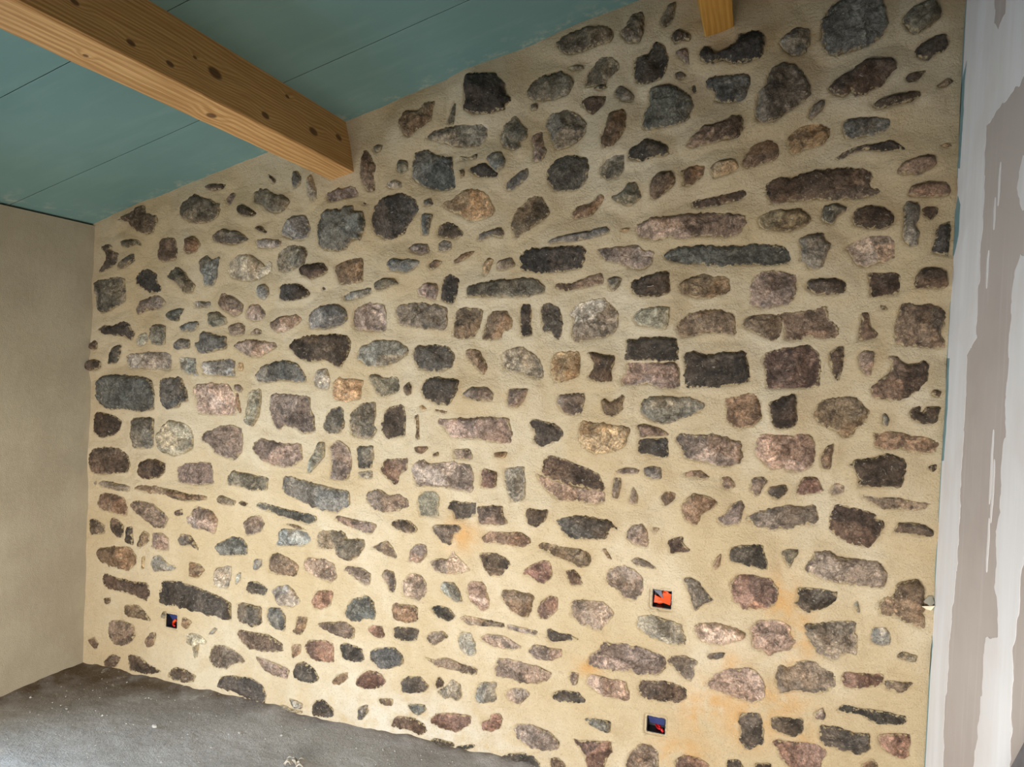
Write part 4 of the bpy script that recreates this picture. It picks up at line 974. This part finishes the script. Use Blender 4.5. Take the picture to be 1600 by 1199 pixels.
# ------------------------------------------------------------------ ceiling boards
bm = bmesh.new()
q = [(-0.4, HC - 0.4 * SL + 0.035), (WX + 0.12, ceil_z(WX + 0.12) + 0.035)]
vs = [bm.verts.new((x, y, z + dz)) for (x, z) in q for y in (YB - 0.1, 0.15) for dz in (0, 0.05)]
for f in ((0, 1, 3, 2), (4, 6, 7, 5), (0, 4, 5, 1), (2, 3, 7, 6), (0, 2, 6, 4), (1, 5, 7, 3)): bm.faces.new([vs[i] for i in f])
ceiling = link('ceiling', bm_mesh('ceiling', bm), mat_plain('dark_roof_void', (40, 44, 42), 0.9))
tag(ceiling, 'sloping ceiling of blue green moisture resistant boards', 'ceiling', kind='structure')
joints = [0.10, -0.400, -0.932] + [-0.932 - 0.53 * k for k in range(1, 8)]
for a, b in zip(joints, joints[1:]):
    if a < YB: break
    y0, y1 = max(b, YB - 0.08) + 0.0013, a - 0.0013
    xs = np.linspace(-0.3, WX + 0.05, 60); ys = np.concatenate([[y0, y0 + 0.003], np.linspace(y0 + 0.01, y1 - 0.01, 14), [y1 - 0.003, y1]])
    X, Y = np.meshgrid(xs, ys)
    Zc = HC + SL * X + 0.0006 * fbm(X, Y, 2, 2, 51)
    edge = np.minimum(Y - y0, y1 - Y); Zc = Zc + np.where(edge < 0.0005, 0.0012, 0)
    n1, n2 = X.shape; N = X.size
    idx = np.arange(N).reshape(n1, n2)
    V = np.stack([X, Y, Zc], -1).reshape(-1, 3); V2 = V.copy(); V2[:, 2] += 0.03
    F = np.stack([idx[:-1, :-1], idx[1:, :-1], idx[1:, 1:], idx[:-1, 1:]], -1).reshape(-1, 4)
    side = [(idx[0, i], idx[0, i + 1], N + idx[0, i + 1], N + idx[0, i]) for i in range(n2 - 1)] + [(idx[-1, i + 1], idx[-1, i], N + idx[-1, i], N + idx[-1, i + 1]) for i in range(n2 - 1)]
    me = np_mesh('ceiling_board', np.concatenate([V, V2]), np.concatenate([F, np.array(side)]), smooth=False)
    sm = np.exp(-np.abs(np.minimum(-Y, X * 1.0)) / 0.05).ravel()
    attr_f(me, 'smear', np.concatenate([sm, sm]))
    ob = link('ceiling_board', me, M_BOARD, ceiling)
    me.materials.append(M_GAP)
    for k in range(len(F), len(F) + len(side)): me.polygons[k].material_index = 1

# ------------------------------------------------------------------ beams
def beam(name, bx, bz, bw, bh, ba, mat, label):
    c, s = math.cos(ba), math.sin(ba)
    ys = list(np.arange(0.06, YB - 0.05, -0.035))
    ch = 0.004
    prof = [(-bw + ch, 0), (-ch, 0), (0, ch), (0, bh * 0.5), (0, bh), (-bw, bh), (-bw, bh * 0.5), (-bw, ch)]
    r = np.random.RandomState(int(bx * 100)); V = []
    for y in ys:
        for i, (a, b) in enumerate(prof):
            j = 0.0012 * fbm(np.array([y * 3.0]), np.array([i * 3.7]), 2.2, 3, 61)[0]
            if i in (1, 2, 7, 0): j += -abs(0.0022 * fbm(np.array([y]), np.array([i * 5.1]), 14, 3, 62)[0])
            a += j; b += j if i in (0, 1) else 0
            V.append((bx + a * c - b * s, y, bz + a * s + b * c))
    n = len(prof); F = []
    for k in range(len(ys) - 1):
        for i in range(n): F.append((k * n + i, (k + 1) * n + i, (k + 1) * n + (i + 1) % n, k * n + (i + 1) % n))
    me = np_mesh(name, V, np.array(F), smooth=False)
    o = link(name, me, mat)
    return tag(o, label, 'beam')
BA = 0.262
e1 = (math.cos(BA), 0, math.sin(BA)); e2 = (-math.sin(BA), 0, math.cos(BA))
KN = [('s', -1.093, .048, .009), ('s', -.96, .047, .009), ('s', -.77, .100, .018), ('s', -.547, .044, .012), ('s', -.26, .085, .016), ('s', -.077, .122, .013),
      ('s', -.85, .115, .005), ('s', -1.253, .079, .008), ('s', -.392, .171, .007), ('b', -.735, -.069, .012), ('b', -1.181, -.069, .005)]
beam('ceiling_beam', 1.3946, 2.2733, 0.1172, 0.218, BA,
     mat_wood('pine_beam', lin(176, 128, 74), lin(222, 180, 122), lin(84, 52, 28), KN, (1.3946, 0, 2.2733), e1, e2),
     'long knotty pine beam crossing under the green ceiling at upper left')
beam('ceiling_beam', 2.859, 2.683, 0.098, 0.218, BA,
     mat_wood('yellow_pine_beam', lin(178, 128, 56), lin(206, 158, 80), lin(110, 76, 34), KN[:2], (2.859, 0, 2.683), e1, e2),
     'yellow pine beam end meeting the stone wall at top right')

# ------------------------------------------------------------------ recessed electrical boxes
def box_thing(i, label):
    x0, x1, z0, z1 = BOXES[i]
    xc, zc = (x0 + x1) / 2, (z0 + z1) / 2
    f = -float(base_h(np.array([xc]), np.array([zc]))[0])
    e = bpy.data.objects.new('electrical_box', None); COL.objects.link(e)
    e.location = (xc, f, zc)
    tag(e, label, 'electrical box')
    w, h = (x1 - x0) / 2, (z1 - z0) / 2
    bm = bmesh.new()
    t = 0.002
    for a in ((-w, -w + t, -h, h), (w - t, w, -h, h), (-w, w, -h, -h + t), (-w, w, h - t, h)): bm_box(bm, a[0], a[1], 0.002, 0.052, a[2], a[3])
    bm_box(bm, -w, w, 0.050, 0.054, -h, h)
    link('box_shell', bm_mesh('box_shell', bm), M_DARKBOX, e)
    # ragged mortar rim around the cut-out
    rr = random.Random(i); bm = bmesh.new(); N = 48; ring = []
    for k in range(N):
        a = 2 * math.pi * k / N; ca, sa = math.cos(a), math.sin(a)
        m = max(abs(ca) / w, abs(sa) / h); px, pz = ca / m, sa / m
        j = rr.uniform(-.0012, .0014)
        ring.append([bm.verts.new((px * (1 - .03) + ca * j, 0.006, pz * (1 - .03) + sa * j)), bm.verts.new((px * 1.02 + ca * j, -0.0015, pz * 1.02 + sa * j)),
                     bm.verts.new((px * 1.16 , 0.001 + rr.uniform(-.001, .001), pz * 1.16)), bm.verts.new((px * 1.42, 0.010, pz * 1.42))])
    for k in range(N):
        A, B = ring[k], ring[(k + 1) % N]
        for j in range(3): bm.faces.new((A[j], B[j], B[j + 1], A[j + 1]))
    me = bm_mesh('mortar_rim', bm, True); attr_f(me, 'damp', [0] * len(me.vertices)); attr_f(me, 'pale_low', [0.0] * len(me.vertices))
    link('mortar_rim', me, M_MORTAR, e)
    def part(name, mat, fn, smooth=True):
        b = bmesh.new(); fn(b); link(name, bm_mesh(name, b, smooth), mat, e)
    def flap(*c):
        def go(b):
            n = Vector((0, 0.0015, 0)); vs = [b.verts.new(Vector(p)) for p in c]; v2 = [b.verts.new(Vector(p) + n) for p in c]
            b.faces.new(vs); b.faces.new(v2[::-1])
            for k in range(len(c)): b.faces.new((vs[k], vs[(k + 1) % len(c)], v2[(k + 1) % len(c)], v2[k]))
        return go
    def conduit(p0, p1, p2, rad):
        def go(b):
            P = [Vector(p0).lerp(Vector(p1), t).lerp(Vector(p1).lerp(Vector(p2), t), t) for t in np.linspace(0, 1, 34)]
            tube(b, P, lambda t: rad * (1 + 0.13 * math.sin(t * 33 * math.pi)), 12)
        return go
    if i == 1:
        part('conduit', M_ORANGE, conduit((-.014, .046, -.016), (.0, .020, .0), (.018, .026, .022), .017))
        part('orange_cap', M_ORANGE, flap((-w * .86, .014, -h * .6), (w * .1, .010, -h * .45), (w * .8, .016, -h * .7), (w * .9, .010, h * .62), (w * .1, .005, h * .7), (-w * .1, .006, h * .05), (-w * .8, .012, h * .3)), False)
        part('grey_flap', M_SLATE, flap((-w * .9, .003, h * .88), (-w * .1, .003, h * .9), (w * .12, .004, h * .05), (-w * .4, .004, h * .45)), False)
    elif i == 2:
        part('navy_flap', M_BLUE, flap((-w * .92, .006, h * .9), (w * .9, .006, h * .86), (w * .82, .01, -h * .05), (-w * .7, .012, h * .0)), False)
        part('red_wire', M_RED, conduit((.0, .045, -.014), (.012, .008, -.006), (.024, .012, -.024), .005))
        part('red_wire', M_RED, conduit((-.006, .045, -.018), (.006, .012, -.02), (.016, .006, -.012), .004))
    else:
        part('navy_flap', M_BLUE, flap((-w * .9, .010, h * .9), (w * .9, .010, h * .9), (w * .85, .02, -h * .5), (-w * .3, .02, -h * .2)), False)
        part('conduit', M_ORANGE, conduit((-.008, .03, -.02), (.0, .006, -.006), (.02, .008, .006), .006))
        part('red_wire', M_RED, conduit((-.016, .03, -.012), (.0, .004, -.02), (.016, .006, -.022), .004))
box_thing(0, 'small recessed box with orange and navy scraps below the long dark stone')
box_thing(1, 'recessed wall box filled with bright orange conduit at lower right')
box_thing(2, 'recessed wall box with navy flap and red wires near the bottom of the wall')

# ------------------------------------------------------------------ loose things
bm = bmesh.new()
def sheet(bm, pts, th):
    vs = [bm.verts.new(p) for p in pts]; v2 = [bm.verts.new((p[0], p[1] + th, p[2])) for p in pts]
    bm.faces.new(vs); bm.faces.new(v2[::-1])
    for k in range(len(pts)): bm.faces.new((vs[k], vs[(k + 1) % len(pts)], v2[(k + 1) % len(pts)], v2[k]))
e = bpy.data.objects.new('tape_scrap', None); COL.objects.link(e); e.location = (3.53, -0.01, 0.795)
tag(e, 'torn scrap of pale paper tape sticking out of the right hand corner', 'tape scrap')
L = lambda pts: [(x - 3.53, y + 0.01, z - 0.795) for x, y, z in pts]
sheet(bm, L([(3.5083, -.030, .8236), (3.5218, -.020, .8397), (3.5341, -.016, .8415), (3.5400, -.024, .821), (3.5265, -.036, .8132)]), 0.0012)
link('upper_fold', bm_mesh('upper_fold', bm), M_PAPERG, e)
bm = bmesh.new()
sheet(bm, L([(3.5019, -.038, .8105), (3.5263, -.038, .8150), (3.5400, -.030, .815), (3.5327, -.016, .7949), (3.5185, -.016, .7968)]), 0.0012)
link('lower_fold', bm_mesh('lower_fold', bm), M_PAPER, e)

# board leaning lengthwise along the right wall, only its upper edge reaches the picture
def lean_board():
    bm = bmesh.new()
    a = Vector((0, -0.8599, 0.7305)); b = Vector((0, -0.9288, 0.8177)); u = (b - a).normalized(); n = Vector((0, u.z, -u.y)) * -1
    if n.z > 0: n = -n
    p0 = a - u * ((a.z + 0.15 * n.z - 0.004) / u.z); Lg = 1.75; wd = 0.15
    pts = [p0, p0 + u * Lg, p0 + u * Lg + n * wd, p0 + n * wd]
    lo = min(p.z for p in pts); 
    vs = []
    for x in (WX - 0.030, WX - 0.006):
        for p in pts: vs.append(bm.verts.new((x, p.y, p.z)))
    for f in ((0, 1, 2, 3), (7, 6, 5, 4), (0, 4, 5, 1), (1, 5, 6, 2), (2, 6, 7, 3), (3, 7, 4, 0)): bm.faces.new([vs[i] for i in f])
    bmesh.ops.bevel(bm, geom=bm.edges[:], offset=0.002, segments=2, affect='EDGES')
    return lo, bm_mesh('leaning_board', bm)
lo, me = lean_board()
tag(link('leaning_board', me, M_PLANK), 'dark grey board leaning on the plasterboard at the bottom right corner', 'board')

def pebble(name, loc, size, mat, label, seed, group=None):
    bm = bmesh.new(); bmesh.ops.create_icosphere(bm, subdivisions=2, radius=1)
    r = np.random.RandomState(seed)
    for v in bm.verts:
        k = 1 + 0.25 * float(fbm(np.array([v.co.x * 1.3 + seed]), np.array([v.co.y * 1.3 + v.co.z]), 1.0, 3, seed)[0])
        v.co = Vector((v.co.x * size * k * 1.2, v.co.y * size * k * 0.9, v.co.z * size * k * 0.65 + size * 0.5))
    o = link(name, bm_mesh(name, bm), mat); o.location = loc
    return tag(o, label, 'pebble', group)
pebble('pebble', (0.765, -0.320, 0.0), 0.011, M_PEBBLE, 'pale pebble alone on the dusty floor near the corner', 3)

e = bpy.data.objects.new('shavings_clump', None); COL.objects.link(e); e.location = (1.435, -0.325, 0)
tag(e, 'small clump of dry grey shavings lying on the floor at the bottom edge', 'debris')
rr = random.Random(8)
for k in range(9):
    bm = bmesh.new(); a = rr.uniform(-.5, .6); L0 = rr.uniform(.02, .045); cx, cy = rr.uniform(-.035, .035), rr.uniform(-.02, .02)
    P = [(cx + math.cos(a) * L0 * (t - .5), cy + math.sin(a) * L0 * (t - .5), 0.004 + 0.016 * math.sin(t * math.pi) * rr.uniform(.9, 1)) for t in np.linspace(0, 1, 9)]
    tube(bm, P, lambda t: 0.0028 * (0.5 + math.sin(t * math.pi)), 6)
    link('shaving', bm_mesh('shaving', bm, True), M_STRAW, e)

# grit scattered over the floor
VV = []; FF = []; off = 0
rg = np.random.RandomState(5)
ico = bmesh.new(); bmesh.ops.create_icosphere(ico, subdivisions=1, radius=1)
iv = np.array([v.co[:] for v in ico.verts]); fi = np.array([[v.index for v in f.verts] for f in ico.faces]); ico.free()
for k in range(420):
    x = rg.uniform(0.05, 2.6); y = -abs(rg.normal(0.05, 0.45)) - 0.015
    s = rg.uniform(0.0012, 0.0034) * (1.9 if rg.rand() < 0.08 else 1)
    VV.append(iv * s * rg.uniform(.6, 1.3, (len(iv), 1)) * (1, 1, .7) + (x, y, s * .3)); FF.append(fi + off); off += len(iv)
o = link('floor_grit', np_mesh('floor_grit', np.concatenate(VV), np.concatenate(FF), smooth=False), M_PEBBLE)
tag(o, 'fine pale grit scattered over the concrete floor', 'grit', kind='stuff')
